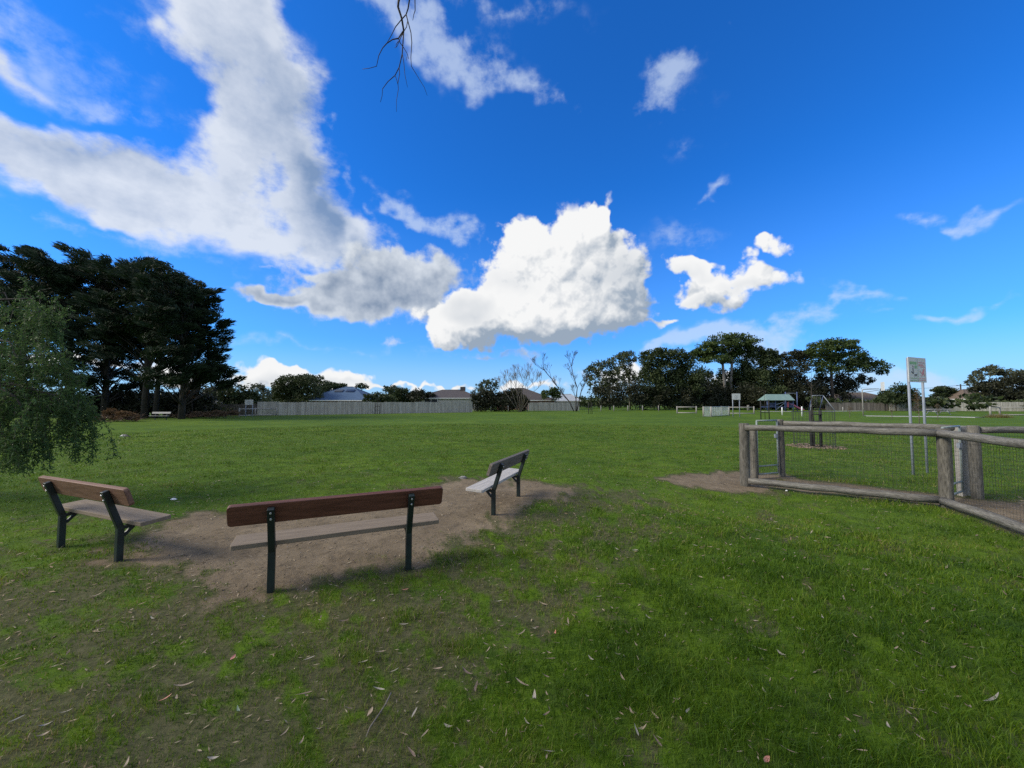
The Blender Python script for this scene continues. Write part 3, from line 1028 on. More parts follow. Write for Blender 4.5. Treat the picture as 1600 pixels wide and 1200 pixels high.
CG = 'dark cypress row'
cypress('dark cypress with the two close trunks in the stand', 41, 226, [(185, 405), (240, 410), (292, 418), (300, 470), (300, 540), (288, 590), (250, 560), (225, 560), (205, 590), (180, 540), (175, 460)],
        [(190, 462, 16, 10), (258, 572, 20, 24), (236, 545, 14, 16), (215, 540, 9, 10)], 275, .25, 4, .95)
cypress('dark cypress at the open end of the stand, ragged tips reaching out', 39, 284, [(240, 418), (295, 414), (308, 440), (312, 468), (306, 476), (330, 487), (326, 505), (316, 520), (328, 545), (314, 556), (346, 568), (336, 580), (340, 596), (322, 606), (300, 615), (268, 600), (272, 540), (252, 470)],
        [(262, 548, 12, 14)], 300, .24, 0)
cypress('dark cypress with flat crown beside the two-trunked cypress', 43, 163, [(105, 400), (160, 396), (215, 406), (232, 430), (225, 480), (215, 560), (190, 612), (150, 615), (125, 580), (120, 500), (100, 450)],
        [(140, 490, 20, 9), (190, 465, 20, 10), (205, 580, 18, 20), (120, 545, 12, 8)], 270, .25, -4)
cypress('dark cypress rising behind the pepper tree foliage, second trunk in', 42, 104, [(20, 395), (75, 392), (135, 400), (150, 440), (135, 510), (130, 600), (85, 612), (60, 560), (30, 520), (10, 450)],
        [(88, 552, 18, 12), (120, 490, 12, 8)], 260, .25, 2)
cypress('dark cypress mostly hidden behind the pepper tree foliage', 43, 30, [(-70, 420), (-20, 398), (40, 394), (70, 410), (80, 470), (70, 560), (40, 610), (-50, 610), (-80, 520)], [], 230, .25, 0)

# --- dark undergrowth under the cypresses
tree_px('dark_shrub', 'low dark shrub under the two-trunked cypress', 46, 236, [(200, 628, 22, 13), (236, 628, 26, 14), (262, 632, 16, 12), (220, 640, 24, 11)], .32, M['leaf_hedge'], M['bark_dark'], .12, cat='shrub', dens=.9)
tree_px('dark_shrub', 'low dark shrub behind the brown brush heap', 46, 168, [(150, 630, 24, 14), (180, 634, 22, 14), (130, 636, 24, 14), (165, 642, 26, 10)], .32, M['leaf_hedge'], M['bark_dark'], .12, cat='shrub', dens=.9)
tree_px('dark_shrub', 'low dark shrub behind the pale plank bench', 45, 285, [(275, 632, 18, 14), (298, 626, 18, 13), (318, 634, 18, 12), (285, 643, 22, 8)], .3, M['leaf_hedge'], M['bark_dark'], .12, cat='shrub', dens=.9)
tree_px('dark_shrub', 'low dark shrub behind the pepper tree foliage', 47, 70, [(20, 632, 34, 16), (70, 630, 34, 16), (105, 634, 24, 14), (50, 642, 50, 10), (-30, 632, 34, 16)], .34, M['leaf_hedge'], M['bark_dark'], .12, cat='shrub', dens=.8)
tree_px('dying_shrub', 'rust brown dying shrub at the foot of the end cypress', 44, 302, [(300, 616, 9, 6), (308, 610, 6, 5), (296, 610, 6, 5)], .25, M['dead_brush'], M['bark_dark'], .06, cat='shrub', dens=.5)

# --- trees and shrubs behind the left fence
tree_px('round_tree', 'dense dark round tree behind the small sign by the cypresses', 53, 372, [(352, 622, 14, 12), (372, 616, 18, 13), (390, 624, 12, 13), (366, 634, 24, 12), (388, 640, 12, 9)], .3, M['leaf_dark'], M['bark_dark'], .2, dens=.9)
tree_px('olive_tree', 'grey green tree leaning between the cypresses and the dense round tree', 58, 346, [(340, 612, 14, 8), (352, 606, 10, 7), (330, 618, 10, 8)], .3, M['leaf_grey'], M['bark_gum'], .16)
tree_px('small_gum_tree', 'small thin gum beside the dense dark round tree', 62, 406, [(400, 606, 10, 5), (409, 612, 9, 6), (416, 620, 8, 8)], .3, M['leaf_grey'], M['bark_gum'], .1, dens=.5)
tree_px('gum_tree', 'broad grey green gum behind the fence left of the blue roof', 72, 462, [(440, 606, 14, 10), (456, 598, 18, 9), (476, 604, 20, 12), (466, 593, 12, 5), (448, 618, 16, 10), (482, 618, 18, 11), (432, 616, 8, 10), (462, 625, 22, 9)], .36, M['leaf_gum'], M['bark_gum'], .3)
tree_px('tall_gum_tree', 'thin topped gum rising behind the broad grey green gum', 84, 498, [(490, 594, 11, 5), (501, 597, 9, 6), (507, 604, 10, 6), (495, 608, 12, 8), (486, 590, 6, 3)], .4, M['leaf_gum'], M['bark_gum'], .22, dens=.55)
tree_px('evergreen_tree', 'dark green tree against the left slope of the blue roof', 82, 508, [(498, 616, 14, 10), (512, 608, 14, 8), (524, 606, 12, 6), (506, 624, 14, 8), (534, 604, 8, 4)], .38, M['leaf_dark'], M['bark_dark'], .22)
tree_px('umbrella_tree', 'small umbrella shaped tree above the blue roof', 92, 564, [(566, 603, 8, 3), (560, 605, 5, 2), (572, 605, 5, 2)], .36, M['leaf_dark'], M['bark_dark'], .14, dens=.7)
tree_px('spreading_shrub', 'dark spreading shrub hanging over the fence beside the blue roof', 61, 592, [(576, 624, 9, 6), (592, 621, 13, 6), (606, 625, 12, 6), (584, 630, 14, 4)], .3, M['leaf_dark'], M['bark_dark'], .12, cat='shrub')
tree_px('dark_tree', 'dark tree behind the fence, one away from the blue roof', 88, 622, [(614, 613, 10, 6), (628, 616, 12, 8), (636, 622, 14, 8), (620, 624, 14, 7)], .38, M['leaf_dark'], M['bark_dark'], .2)
tree_px('dark_tree', 'dark tree behind the fence against the dark brick house', 86, 654, [(650, 616, 10, 5), (660, 620, 14, 7), (644, 623, 12, 7), (672, 619, 8, 5)], .38, M['leaf_hedge'], M['bark_dark'], .2)
tree_px('thin_tree', 'thin dark tree poking up behind the blue roof', 95, 612, [(606, 608, 7, 4), (616, 606, 5, 4), (612, 611, 8, 4)], .38, M['leaf_dark'], M['bark_dark'], .14, dens=.6)

# --- shrubs and trees in the middle
tree_px('thicket_shrub', 'dark thicket at the end of the grey paling fence', 74, 752, [(745, 626, 10, 9), (760, 622, 12, 9), (750, 634, 14, 8), (768, 632, 12, 9)], .36, M['leaf_hedge'], M['bark_dark'], .12, cat='shrub')
tree_px('thicket_shrub', 'dark thicket under the bare vase shaped tree', 75, 796, [(782, 622, 12, 8), (800, 620, 14, 9), (788, 633, 14, 9), (808, 632, 12, 10), (818, 626, 8, 8)], .36, M['leaf_hedge'], M['bark_dark'], .12, cat='shrub')
tree_px('feathery_gum', 'feathery small gum between the brick house and the bare vase shaped tree', 84, 764, [(748, 606, 6, 5), (757, 600, 8, 5), (768, 597, 8, 4), (774, 604, 6, 6), (762, 610, 8, 6), (752, 612, 6, 6)], .34, M['leaf_gum'], M['bark_gum'], .13, dens=.5)
tree_px('round_tree', 'small round green tree left of the tall bare tree', 92, 862, [(855, 616, 8, 6), (864, 613, 9, 6), (870, 618, 7, 5)], .36, M['leaf_umbrella'], M['bark_dark'], .16)

# --- the belt of tall trees right of the middle
BELT = 'tall trees along the far side'
tree_px('sparse_gum', 'sparse gum with sky showing through, beside the tall bare tree', 92, 953, [(922, 582, 10, 8), (934, 574, 12, 8), (950, 571, 11, 7), (944, 588, 13, 8), (962, 582, 9, 8), (924, 596, 9, 7), (958, 600, 16, 10), (940, 606, 16, 8), (965, 562, 9, 6)], .42, M['leaf_gum'], M['bark_gum'], .3, dens=.55, group=BELT)
tree_px('tall_gum_tree', 'gum with a lifted top clump behind the sparse gum', 98, 984, [(975, 558, 10, 6), (984, 553, 10, 5), (978, 568, 10, 6), (988, 562, 7, 5), (970, 580, 9, 9), (984, 590, 12, 12)], .42, M['leaf_gum'], M['bark_gum'], .3, dens=.6, group=BELT)
tree_px('evergreen_tree', 'broad dense evergreen next to the lifted gum', 92, 1030, [(1012, 562, 12, 10), (1030, 556, 16, 8), (1050, 556, 18, 8), (1070, 562, 14, 9), (1016, 580, 18, 13), (1044, 576, 22, 14), (1076, 582, 18, 14), (1014, 602, 20, 14), (1046, 602, 24, 15), (1078, 606, 20, 14), (1030, 622, 30, 12), (1010, 553, 7, 4)], .42, M['leaf_dark'], M['bark_dark'], .4, dens=.9, group=BELT)
tree_px('umbrella_tree', 'tallest tree with broad flat umbrella crown', 96, 1138, [(1104, 546, 18, 8), (1122, 536, 22, 8), (1148, 534, 22, 8), (1162, 545, 14, 9), (1130, 550, 26, 9), (1098, 556, 16, 8), (1154, 558, 18, 10), (1112, 562, 22, 6), (1090, 552, 8, 6)], .42, M['leaf_umbrella'], M['bark_gum'], .5, dens=.95, trunks=2, fork=.25, group=BELT)
tree_px('evergreen_tree', 'dark evergreen filling in below the flat umbrella crown', 99, 1120, [(1102, 588, 16, 10), (1100, 606, 20, 14), (1136, 596, 20, 14), (1130, 614, 26, 14), (1156, 586, 16, 14), (1160, 606, 20, 16)], .42, M['leaf_dark'], M['bark_dark'], .35, dens=.8, group=BELT)
tree_px('evergreen_tree', 'dark evergreen behind the play fort', 95, 1190, [(1180, 552, 12, 9), (1194, 556, 12, 9), (1206, 556, 10, 8), (1180, 572, 16, 14), (1204, 574, 16, 13), (1176, 594, 18, 14), (1204, 596, 20, 15), (1190, 614, 26, 14), (1172, 546, 8, 5)], .42, M['leaf_dark'], M['bark_dark'], .4, dens=.9, group=BELT)
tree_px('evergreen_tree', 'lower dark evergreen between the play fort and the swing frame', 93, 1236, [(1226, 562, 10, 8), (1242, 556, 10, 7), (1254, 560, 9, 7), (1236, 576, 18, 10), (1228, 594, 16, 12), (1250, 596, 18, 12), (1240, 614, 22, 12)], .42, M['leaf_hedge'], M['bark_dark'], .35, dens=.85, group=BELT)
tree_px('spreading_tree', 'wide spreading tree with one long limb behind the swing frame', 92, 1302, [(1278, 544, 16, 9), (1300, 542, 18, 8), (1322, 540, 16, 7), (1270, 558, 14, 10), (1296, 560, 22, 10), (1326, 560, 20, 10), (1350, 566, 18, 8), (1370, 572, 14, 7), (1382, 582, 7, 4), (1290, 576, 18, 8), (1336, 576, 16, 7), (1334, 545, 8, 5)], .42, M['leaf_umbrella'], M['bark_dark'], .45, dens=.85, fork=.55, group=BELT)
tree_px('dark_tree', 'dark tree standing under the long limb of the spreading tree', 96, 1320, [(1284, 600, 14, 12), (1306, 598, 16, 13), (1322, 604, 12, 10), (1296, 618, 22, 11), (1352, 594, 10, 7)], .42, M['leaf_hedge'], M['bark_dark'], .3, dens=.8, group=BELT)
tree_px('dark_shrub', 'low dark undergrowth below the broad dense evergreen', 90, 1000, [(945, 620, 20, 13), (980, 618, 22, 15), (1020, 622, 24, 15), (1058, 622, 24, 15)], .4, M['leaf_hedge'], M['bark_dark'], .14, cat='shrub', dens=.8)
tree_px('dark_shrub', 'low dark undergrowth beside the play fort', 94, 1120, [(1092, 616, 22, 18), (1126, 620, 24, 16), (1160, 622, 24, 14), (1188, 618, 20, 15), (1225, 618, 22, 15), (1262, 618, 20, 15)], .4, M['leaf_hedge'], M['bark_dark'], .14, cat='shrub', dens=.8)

# --- right end
tree_px('dark_shrub', 'round dark shrub beside the basketball backboard', 80, 1402, [(1390, 618, 9, 8), (1402, 612, 11, 8), (1414, 616, 10, 8), (1404, 624, 14, 6)], .34, M['leaf_dark'], M['bark_dark'], .12, cat='shrub')
tree_px('dark_shrub', 'low dark shrub on the fence between the backboard and the dog sign', 78, 1386, [(1385, 622, 7, 6), (1376, 626, 8, 4), (1390, 628, 8, 4)], .3, M['leaf_dark'], M['bark_dark'], .1, cat='shrub')
tree_px('dark_tree', 'dark small tree just right of the dog sign', 94, 1476, [(1462, 612, 8, 5), (1474, 609, 10, 4), (1486, 611, 8, 4), (1468, 619, 12, 5), (1484, 618, 8, 5)], .38, M['leaf_dark'], M['bark_dark'], .2)
tree_px('flat_topped_tree', 'flat topped acacia with sky under its crown, far beyond the log fence', 86, 1552, [(1522, 590, 9, 5), (1536, 582, 11, 5), (1552, 577, 11, 5), (1560, 582, 10, 4), (1580, 583, 14, 5), (1592, 588, 10, 5), (1518, 597, 8, 4), (1540, 600, 8, 4)], .4, M['leaf_grey'], M['bark_gum'], .28, dens=.75, trunks=2, fork=.3)
tree_px('evergreen_tree', 'black green evergreen mass beneath the flat topped acacia', 84, 1572, [(1534, 610, 14, 8), (1556, 608, 16, 10), (1580, 602, 18, 12), (1606, 604, 20, 14), (1570, 622, 24, 10), (1600, 622, 22, 12), (1540, 620, 16, 6)], .38, M['leaf_hedge'], M['bark_dark'], .3)


# --- bare winter trees
def bare_tree(label, Y, trunks, seed, bark, r0, levels=5, gravity=.0, spread=.5, name='bare_tree', L0=.17, rmin=.014, k3=.55):
    rs = random.Random(seed)
    base = at(trunks[0][0][0], 640, Y)
    base.z = gz1(base.x, base.y)
    root = thing(name, label, 'tree', base)
    mb, tw = MB(), MB()

    def grow(p, d, L_, r, lv):
        n = 3
        pts = [p]
        for i in range(n):
            d = (d + Vector((rs.uniform(-1, 1), rs.uniform(-1, 1), rs.uniform(-.4, .9))) * .16 + Vector((0, 0, gravity))).normalized()
            pts.append(pts[-1] + d * L_ / n)
        r = max(r, rmin)
        (mb if lv > 2 else tw).tube(pts, [r, max(rmin, r * .88), max(rmin, r * .76), max(rmin * .8, r * .62)], 5 if lv > 2 else 3, cap=False)
        if lv == 0: return
        k = 2 if rs.random() < k3 else 3
        for i in range(k):
            dd = (d + Vector((rs.uniform(-1, 1), rs.uniform(-1, 1), rs.uniform(-.3, .8))) * spread).normalized()
            grow(pts[-1] if i < 2 else pts[-2], dd, L_ * rs.uniform(.62, .85), r * .6, lv - 1)
    for tr in trunks:
        P = [at(x, y, Y) - base for x, y in tr]
        P[0].z = -.1
        n = len(P)
        mb.tube(P, [r0 * (1 - .5 * i / (n - 1)) for i in range(n)], 7)
        for j in range(1, n):
            d = (P[j] - P[j - 1]).normalized()
            for q in range(2 if j < n - 1 else 3):
                dd = (d + Vector((rs.uniform(-1, 1), rs.uniform(-1, 1), rs.uniform(-.2, .6))) * (spread * 1.3)).normalized()
                grow(P[j], dd, (P[-1] - P[0]).length * L0, r0 * .42, levels - 1)
    mb.build('trunk', bark, root)
    tw.build('twigs', bark, root, kind='stuff')


bare_tree('tall bare forked tree with open grey branches beside the sparse gum', 76, [[(897, 640), (890, 628), (876, 611), (862, 592), (850, 578)], [(900, 640), (900, 624), (902, 606), (896, 588), (893, 572)], [(901, 630), (908, 612), (914, 600)]], 3, M['twig'], .11, 5, .03, .6, L0=.115, rmin=.012, k3=.35)
bare_tree('bare vase shaped tree with a dense fan of pale twigs', 70, [[(812, 641), (812, 622), (806, 606), (800, 598)], [(813, 624), (816, 606), (818, 597)], [(814, 624), (824, 608), (832, 600)], [(811, 624), (800, 612), (792, 604)], [(812, 624), (806, 604), (803, 594)], [(813, 622), (822, 602), (826, 594)], [(813, 624), (834, 612), (841, 606)], [(811, 624), (790, 614), (785, 608)]], 8, M['bark_pale'], .05, 4, .07, .7, L0=.20, rmin=.012, k3=.25)


# --- far wooded line closing the view behind the houses
def distant_line():
    Vs, Fs, cnt = [], [], 0
    for i in range(260):
        az = R(-72 + 144 * (i + random.random()) / 260)
        d = random.uniform(112, 165)
        h = random.uniform(1.6, 3.0) if az > R(30) else random.uniform(2.2, 4.4)
        c = (d * math.sin(az), d * math.cos(az), h * .55)
        P, N = clump_points(c, (random.uniform(4, 7), 4, h * .55), 260, 9, .4)
        V, Fq = leaf_quads(P, N, .9, .6, .9)
        V[:, 2] = np.maximum(V[:, 2], .02)
        Vs.append(V)
        Fs.append(Fq + cnt)
        cnt += len(V)
    o = link_mesh('distant_trees', mesh_np('distant_trees', np.concatenate(Vs), np.concatenate(Fs)), M['leaf_dark'])
    tag(o, 'far off low line of dark trees behind the houses', 'trees', kind='stuff')


distant_line()


# ------------------------------------------------------------------ brush heaps
def brush_heap(label, Y, clumps, n_tw, dry):
    base = at(clumps[0][0], 650, Y)
    base.z = gz1(base.x, base.y)
    root = thing('brush_heap', label, 'brush heap', base)
    k = Y / F_PX
    mb = MB()
    Vs, Fs, cnt = [], [], 0
    for (px, py, rx, ry) in clumps:
        c = at(px, py, Y) - base
        for i in range(n_tw):
            a = random.uniform(0, 6.28)
            p = c + Vector((random.gauss(0, .5) * rx * k, random.gauss(0, .4) * rx * k, 0))
            p.z = random.uniform(.02, max(.1, c.z))
            q = p + Vector((math.cos(a), math.sin(a), random.uniform(-.2, .55))) * random.uniform(.5, 1.4)
            q.z = max(.02, min(q.z, c.z + ry * k * 1.4))
            mb.tube([p, (p + q) / 2 + Vector((0, 0, random.uniform(-.1, .15))), q], [.018, .014, .006], 3, cap=False)
        P, N = clump_points(c, (rx * k, rx * k * .7, ry * k), int(90 * rx), 12, .35)
        V, Fq = leaf_quads(P, N, .2, .25, .8)
        V[:, 2] = np.maximum(V[:, 2], .01)
        Vs.append(V)
        Fs.append(Fq + cnt)
        cnt += len(V)
    link_mesh('dead_leaves', mesh_np('dead_leaves', np.concatenate(Vs), np.concatenate(Fs)), dry, root)['kind'] = 'stuff'
    mb.build('twigs', M['brush_twigs'], root, kind='stuff')


brush_heap('tall rust brown heap of cut branches below the cypresses', 33.5, [(172, 649, 17, 9), (190, 650, 14, 8), (205, 652, 12, 7)], 40, M['dead_brush'])
M['dead_grey'] = leaf_mat('dead_grey_brush', [(.06, .042, .028), (.11, .078, .05), (.085, .06, .042), (.14, .10, .07)], .1, .85)
brush_heap('long low grey brown heap of cut branches beside the small sign', 41, [(285, 649, 14, 4), (310, 648, 16, 5), (335, 647, 16, 5), (358, 647, 14, 5)], 30, M['dead_grey'])
brush_heap('low scatter of dry sticks at the foot of the pepper tree foliage', 33, [(120, 654, 20, 3), (145, 655, 16, 3)], 20, M['dead_grey'])


# ------------------------------------------------------------------ pepper tree hanging in from the left
def pepper_tree():
    base = Vector((-11.6, 6.2, gz1(-11.6, 6.2)))
    root = thing('pepper_tree', 'drooping green pepper tree foliage hanging in beside the bench with brown back', 'tree', base)
    mb, st = MB(), MB()
    mb.tube([(0, 0, -.2), (.1, .1, 1.0), (.35, .0, 2.1), (.5, 0, 2.8)], [.42, .33, .28, .22], 10, wob=.06)
    P, A = [], []
    rs = np.random.default_rng(5)

    def spray(q, L_):
        """one hanging spray: a thin curved twig with feathered leaves"""
        sway = Vector((random.uniform(-.14, .24), random.uniform(-.2, .2), 0))
        e = q + sway * L_ - Vector((0, 0, L_ * .9))
        m_ = q.lerp(e, .45) + sway * L_ * .35
        st.tube([q, m_, e], [.004, .003, .0015], 3, cap=False)
        for t in rs.random(int(L_ * 50) + 4):
            t = float(t)
            c = q.lerp(m_, t * 2) if t < .5 else m_.lerp(e, t * 2 - 1)
            d = Vector((random.choice((-1, 1)) * random.uniform(.2, 1), random.uniform(-.7, .7), random.uniform(-1, .1)))
            for s_ in (.02, .06, .10):
                P.append(c + d * s_ + Vector((random.gauss(0, .012), random.gauss(0, .012), random.gauss(0, .012))))
                A.append(d + Vector((random.gauss(0, .5), random.gauss(0, .5), random.gauss(0, .5))))

    # masses of foliage: (px, py, half width, half height) at depth Y
    for (px, py, rx, ry, Y, n_) in ((20, 500, 66, 56, 6.9, 70), (-70, 470, 90, 90, 7.2, 60), (62, 500, 40, 40, 6.7, 40), (30, 580, 70, 60, 6.3, 90), (90, 600, 36, 34, 6.6, 40), (100, 650, 38, 38, 6.3, 55),
                                    (136, 664, 22, 26, 6.5, 26), (40, 660, 60, 50, 6.0, 80), (20, 705, 44, 30, 5.9, 44), (-60, 620, 90, 110, 6.0, 90), (-180, 520, 100, 150, 6.4, 70)):
        c = at(px + 2, py - 10, Y) - base
        k_ = Y / F_PX
        a = Vector((.4, 0, 2.2 + random.uniform(0, .6)))
        top = c + Vector((-.2, 0, ry * k_ * .6))
        mid = a.lerp(top, .5) + Vector((0, random.uniform(-.3, .3), .25))
        mb.tube([a, a.lerp(mid, .6) + Vector((0, 0, .12)), mid, mid.lerp(top, .6), top, c], [.08, .055, .038, .024, .014, .006], 6, cap=False)
        for i in range(int(n_ * .38)):
            v = rs.normal(0, 1, 3)
            v /= np.linalg.norm(v)
            v *= rs.random() ** .4
            q = c + Vector((v[0] * rx * k_, v[1] * rx * k_ * .8, v[2] * ry * k_ * .8 + .15))
            L_ = random.uniform(.35, 1.25)
            if q.z - L_ < .55: L_ = max(.12, q.z - .55)
            spray(q, L_)
    V, Fq = leaf_quads(np.array(P), np.array(A), .066, .26, .25)
    link_mesh('crown', mesh_np('crown', V, Fq), M['leaf_pepper'], root)
    mb.build('trunk', M['bark_dark'], root)
    st.build('hanging_twigs', M['bark_dark'], root, kind='stuff')


pepper_tree()


# ------------------------------------------------------------------ gum tree: dead twigs hang into view, unseen crown placed to shade the foreground
def overhead_gum():
    base = Vector((-8.6, -2.6, gz1(-8.6, -2.6)))
    root = thing('overhanging_gum_tree', 'gum tree whose thin bare dead branch hangs down against the blue sky', 'tree', base)
    mb = MB()
    Yb = 3.0
    k0 = at(618, -170, Yb) - base
    mb.tube([(0, 0, -.3), (.15, .1, 2.5), (.1, .4, 5.0), (.4, .8, 7.6), (.5, .6, 9.4)], [.42, .33, .28, .22, .12], 12, wob=.05)
    limb = [Vector((.15, .45, 5.2)), Vector((1.8, 1.2, 7.0)), Vector((3.9, 2.4, 8.0)), Vector((k0.x - 1.2, k0.y - 1.6, 7.9)), k0 + Vector((-.1, -.3, .6))]
    mb.tube(limb, [.16, .12, .085, .05, .028], 8)
    for c in ((-1.6, -.6, 8.4), (1.9, -.8, 8.8), (-.4, -2.0, 9.6), (.9, .6, 10.0), (-2.0, 1.6, 8.0), (-3.2, .4, 7.4), (.6, 1.5, 8.2), (2.3, .9, 7.2)):
        mb.tube(limb_path((.3, .6, 6.4), c, .1), [.14, .11, .09, .07, .05, .03], 7)
    mb.build('trunk', M['bark_gum'], root)
    tw = MB()

    def stroke(pts, r0, r1, dY=0.0):
        Q = [at(540 + x * .15, y * .15, Yb + dY + .02 * i) - base for i, (x, y) in enumerate(pts)]
        n = len(Q)
        tw.tube(Q, [r0 + (r1 - r0) * i / (n - 1) for i in range(n)], 5)
    S = 1.05
    tw.tube([limb[-1], k0, at(540 + 555 * .15, 0, Yb) - base], [.028, .016, .0105], 6)
    stroke([(555, 0), (545, 70), (585, 195), (605, 320)], .0105, .0075)
    stroke([(605, 320), (575, 360), (550, 400)], .0065, .005)
    stroke([(550, 400), (490, 410), (430, 450), (385, 500), (345, 580), (322, 690), (250, 710), (175, 720)], .005, .0018)
    stroke([(605, 320), (598, 430), (590, 560), (558, 700), (515, 785), (440, 850), (385, 925), (380, 1000), (362, 1065)], .0055, .0018, .03)
    stroke([(558, 700), (562, 770), (545, 870), (550, 930), (530, 1050), (530, 1165)], .0035, .0014, .05)
    stroke([(515, 785), (535, 840), (547, 890)], .003, .0018, .05)
    stroke([(590, 560), (605, 640), (618, 780), (645, 910)], .0035, .0014, .04)
    stroke([(550, 400), (570, 450), (600, 490), (640, 555), (658, 615)], .0042, .0018, .02)
    stroke([(640, 590), (635, 630)], .002, .0012, .06)
    stroke([(665, -200), (664, 0), (650, 90), (630, 150), (580, 205), (520, 280), (480, 360), (430, 450)], .007, .0024, -.05)
    stroke([(630, 150), (648, 220), (680, 340), (690, 440), (680, 600), (685, 690), (740, 780), (820, 910), (850, 995)], .005, .0014, -.02)
    stroke([(645, 225), (635, 280), (605, 330)], .0035, .003, -.01)
    stroke([(605, 335), (575, 390), (550, 450), (530, 490), (510, 495)], .0035, .0016, .03)
    stroke([(550, 430), (525, 465), (530, 490)], .0028, .0015, .03)
    stroke([(720, -200), (722, 0), (724, 110), (710, 150), (700, 212)], .0055, .002, .1)
    tw.tube([limb[-2] + Vector((0, .1, 0)), at(540 + 690 * .15, -160, Yb) - base + Vector((0, 0, .1)), at(540 + 665 * .15, -30, Yb - .05) - base], [.03, .014, .007], 5)
    tw.tube([limb[-2] + Vector((0, .15, 0)), at(540 + 760 * .15, -150, Yb + .1) - base + Vector((0, 0, .1)), at(540 + 720 * .15, -30, Yb + .1) - base], [.025, .012, .0055], 5)
    d = tw.build('dead_branch', M['twig'], root)
    d['label'] = 'leafless forked dead branch hanging at the top of the picture'
    Vs, Fs, cnt = [], [], 0
    for c, r in (((-1.8, -.8, 8.6), 2.3), ((2.1, -1.0, 8.9), 2.3), ((-.5, -2.4, 9.8), 2.4), ((.8, .8, 10.2), 2.4), ((.6, 1.6, 8.2), 2.2), ((-2.0, 1.8, 8.0), 2.2), ((-3.4, .4, 7.4), 2.0), ((2.4, 1.0, 7.2), 1.6)):
        P, N = clump_points(c, (r, r, r * .7), 2600, 20, .34)
        V, Fq = leaf_quads(P, N * .3 + np.array([0, 0, -.8]), .15, .2, .5)
        Vs.append(V)
        Fs.append(Fq + cnt)
        cnt += len(V)
    link_mesh('crown', mesh_np('crown', np.concatenate(Vs), np.concatenate(Fs)), M['leaf_gum'], root)


overhead_gum()


# ------------------------------------------------------------------ the three benches
def rounded_rect(w, h, r, n=4):
    pts = []
    for cx, cy, a0 in ((w / 2 - r, h / 2 - r, 0), (-w / 2 + r, h / 2 - r, 90), (-w / 2 + r, -h / 2 + r, 180), (w / 2 - r, -h / 2 + r, 270)):
        for i in range(n + 1):
            a = R(a0 + 90 * i / n)
            pts.append((cx + r * math.cos(a), cy + r * math.sin(a)))
    return pts


def bench(label, L1, L2, flip, back_m, seat_m, name='park_bench', group='park benches around the bare patch'):
    """L1, L2: ground points of the two legs. Local x runs along the bench, y to the front."""
    c = (L1 + L2) / 2
    d = (L2 - L1)
    rz = math.atan2(d.y, d.x) + (math.pi if flip else 0)
    half_ = d.length / 2
    root = thing(name, label, 'bench', (c.x, c.y, 0), rz, group)
    tilt = math.atan2(.135, .40)
    for sx in (-1, 1):
        x = sx * half_
        leg = MB()
        g = gz1(*(Vector((c.x, c.y)) + Vector((math.cos(rz), math.sin(rz))) * x)) - .06
        leg.bar((x, 0, g), (x, 0, .335), .056, .056, (0, 1, 0))
        leg.bar((x, .004, .315), (x, -.135, .725), .054, .054, (0, 1, 0))
        lo = bevel(leg.build('leg', M['steel_dark'], root), .006)
        br = MB()
        br.bar((x, .02, .325), (x, .30, .372), .048, .030)
        br.bar((x, .03, .24), (x, .12, .335), .02, .03)
        br.build('seat_bracket', M['steel_dark'], lo)
        for t in (.80, .93):
            p = Vector((x, .004, .315)).lerp(Vector((x, -.135, .725)), t)
            nrm = Vector((0, -math.cos(tilt), -math.sin(tilt)))
            bo = MB()
            bo.tube([p + nrm * .026, p + nrm * .036], .0085, 8)
            bo.build('bolt', M['bolt'], lo)
    # backrest, in front of the leg tops
    ctr = Vector((0, .004, .315)).lerp(Vector((0, -.135, .725)), .845) + Vector((0, math.cos(tilt), math.sin(tilt))) * (.027 + .0235)
    Mx = Matrix.Translation(ctr) @ Matrix(((1, 0, 0), (0, -math.sin(tilt), -math.cos(tilt)), (0, math.cos(tilt), -math.sin(tilt)))).to_4x4()
    b = MB()
    b.prism(rounded_rect(1.78, .185, .028), Mx, .045)
    bevel(b.build('backrest', back_m, root), .005)
    s = MB()
    Ms = Matrix.Translation((0, .165, .3885)) @ Matrix.Rotation(R(3), 4, 'X')
    s.prism(rounded_rect(1.78, .262, .022), Ms, .042)
    bevel(s.build('seat', seat_m, root), .006)
    return root


bench('park bench with red brown back plank, seen square from behind', G(423, 922), G(638, 885), False, M['plank_red'], M['plank_seat'])
bench('park bench with brown back plank and grey worn seat beside the pepper tree foliage', G(95, 851), G(185, 876), False, M['plank_tan'], M['plank_seat'])
bench('park bench with bleached pale grey seat, standing end-on beyond the red brown one', G(771, 803), G(810, 775), False, M['plank_dark'], M['plank_pale'])
wb = at(251, 655, 37)
wb.z = 0
bench('distant pale plank bench below the cypresses', wb + Vector((.55, 0, 0)), wb + Vector((-.55, 0, 0)), False, M['plank_pale'], M['plank_pale'], group='far pale benches')


# ------------------------------------------------------------------ log fences
def log_post(root, p, h, r, name='post', mat='log'):
    mb = MB()
    g = gz1(p.x, p.y) - .15
    o = p - root.location
    n = 6
    mb.tube([Vector((o.x + random.gauss(0, .004), o.y + random.gauss(0, .004), g + (h - g) * i / n)) for i in range(n)] + [Vector((o.x, o.y, h - .015)), Vector((o.x, o.y, h))],
            [r * random.uniform(.96, 1.03) for _ in range(n)] + [r * .98, r * .9], 16, wob=.02)
    return mb.build(name, M[mat], root)


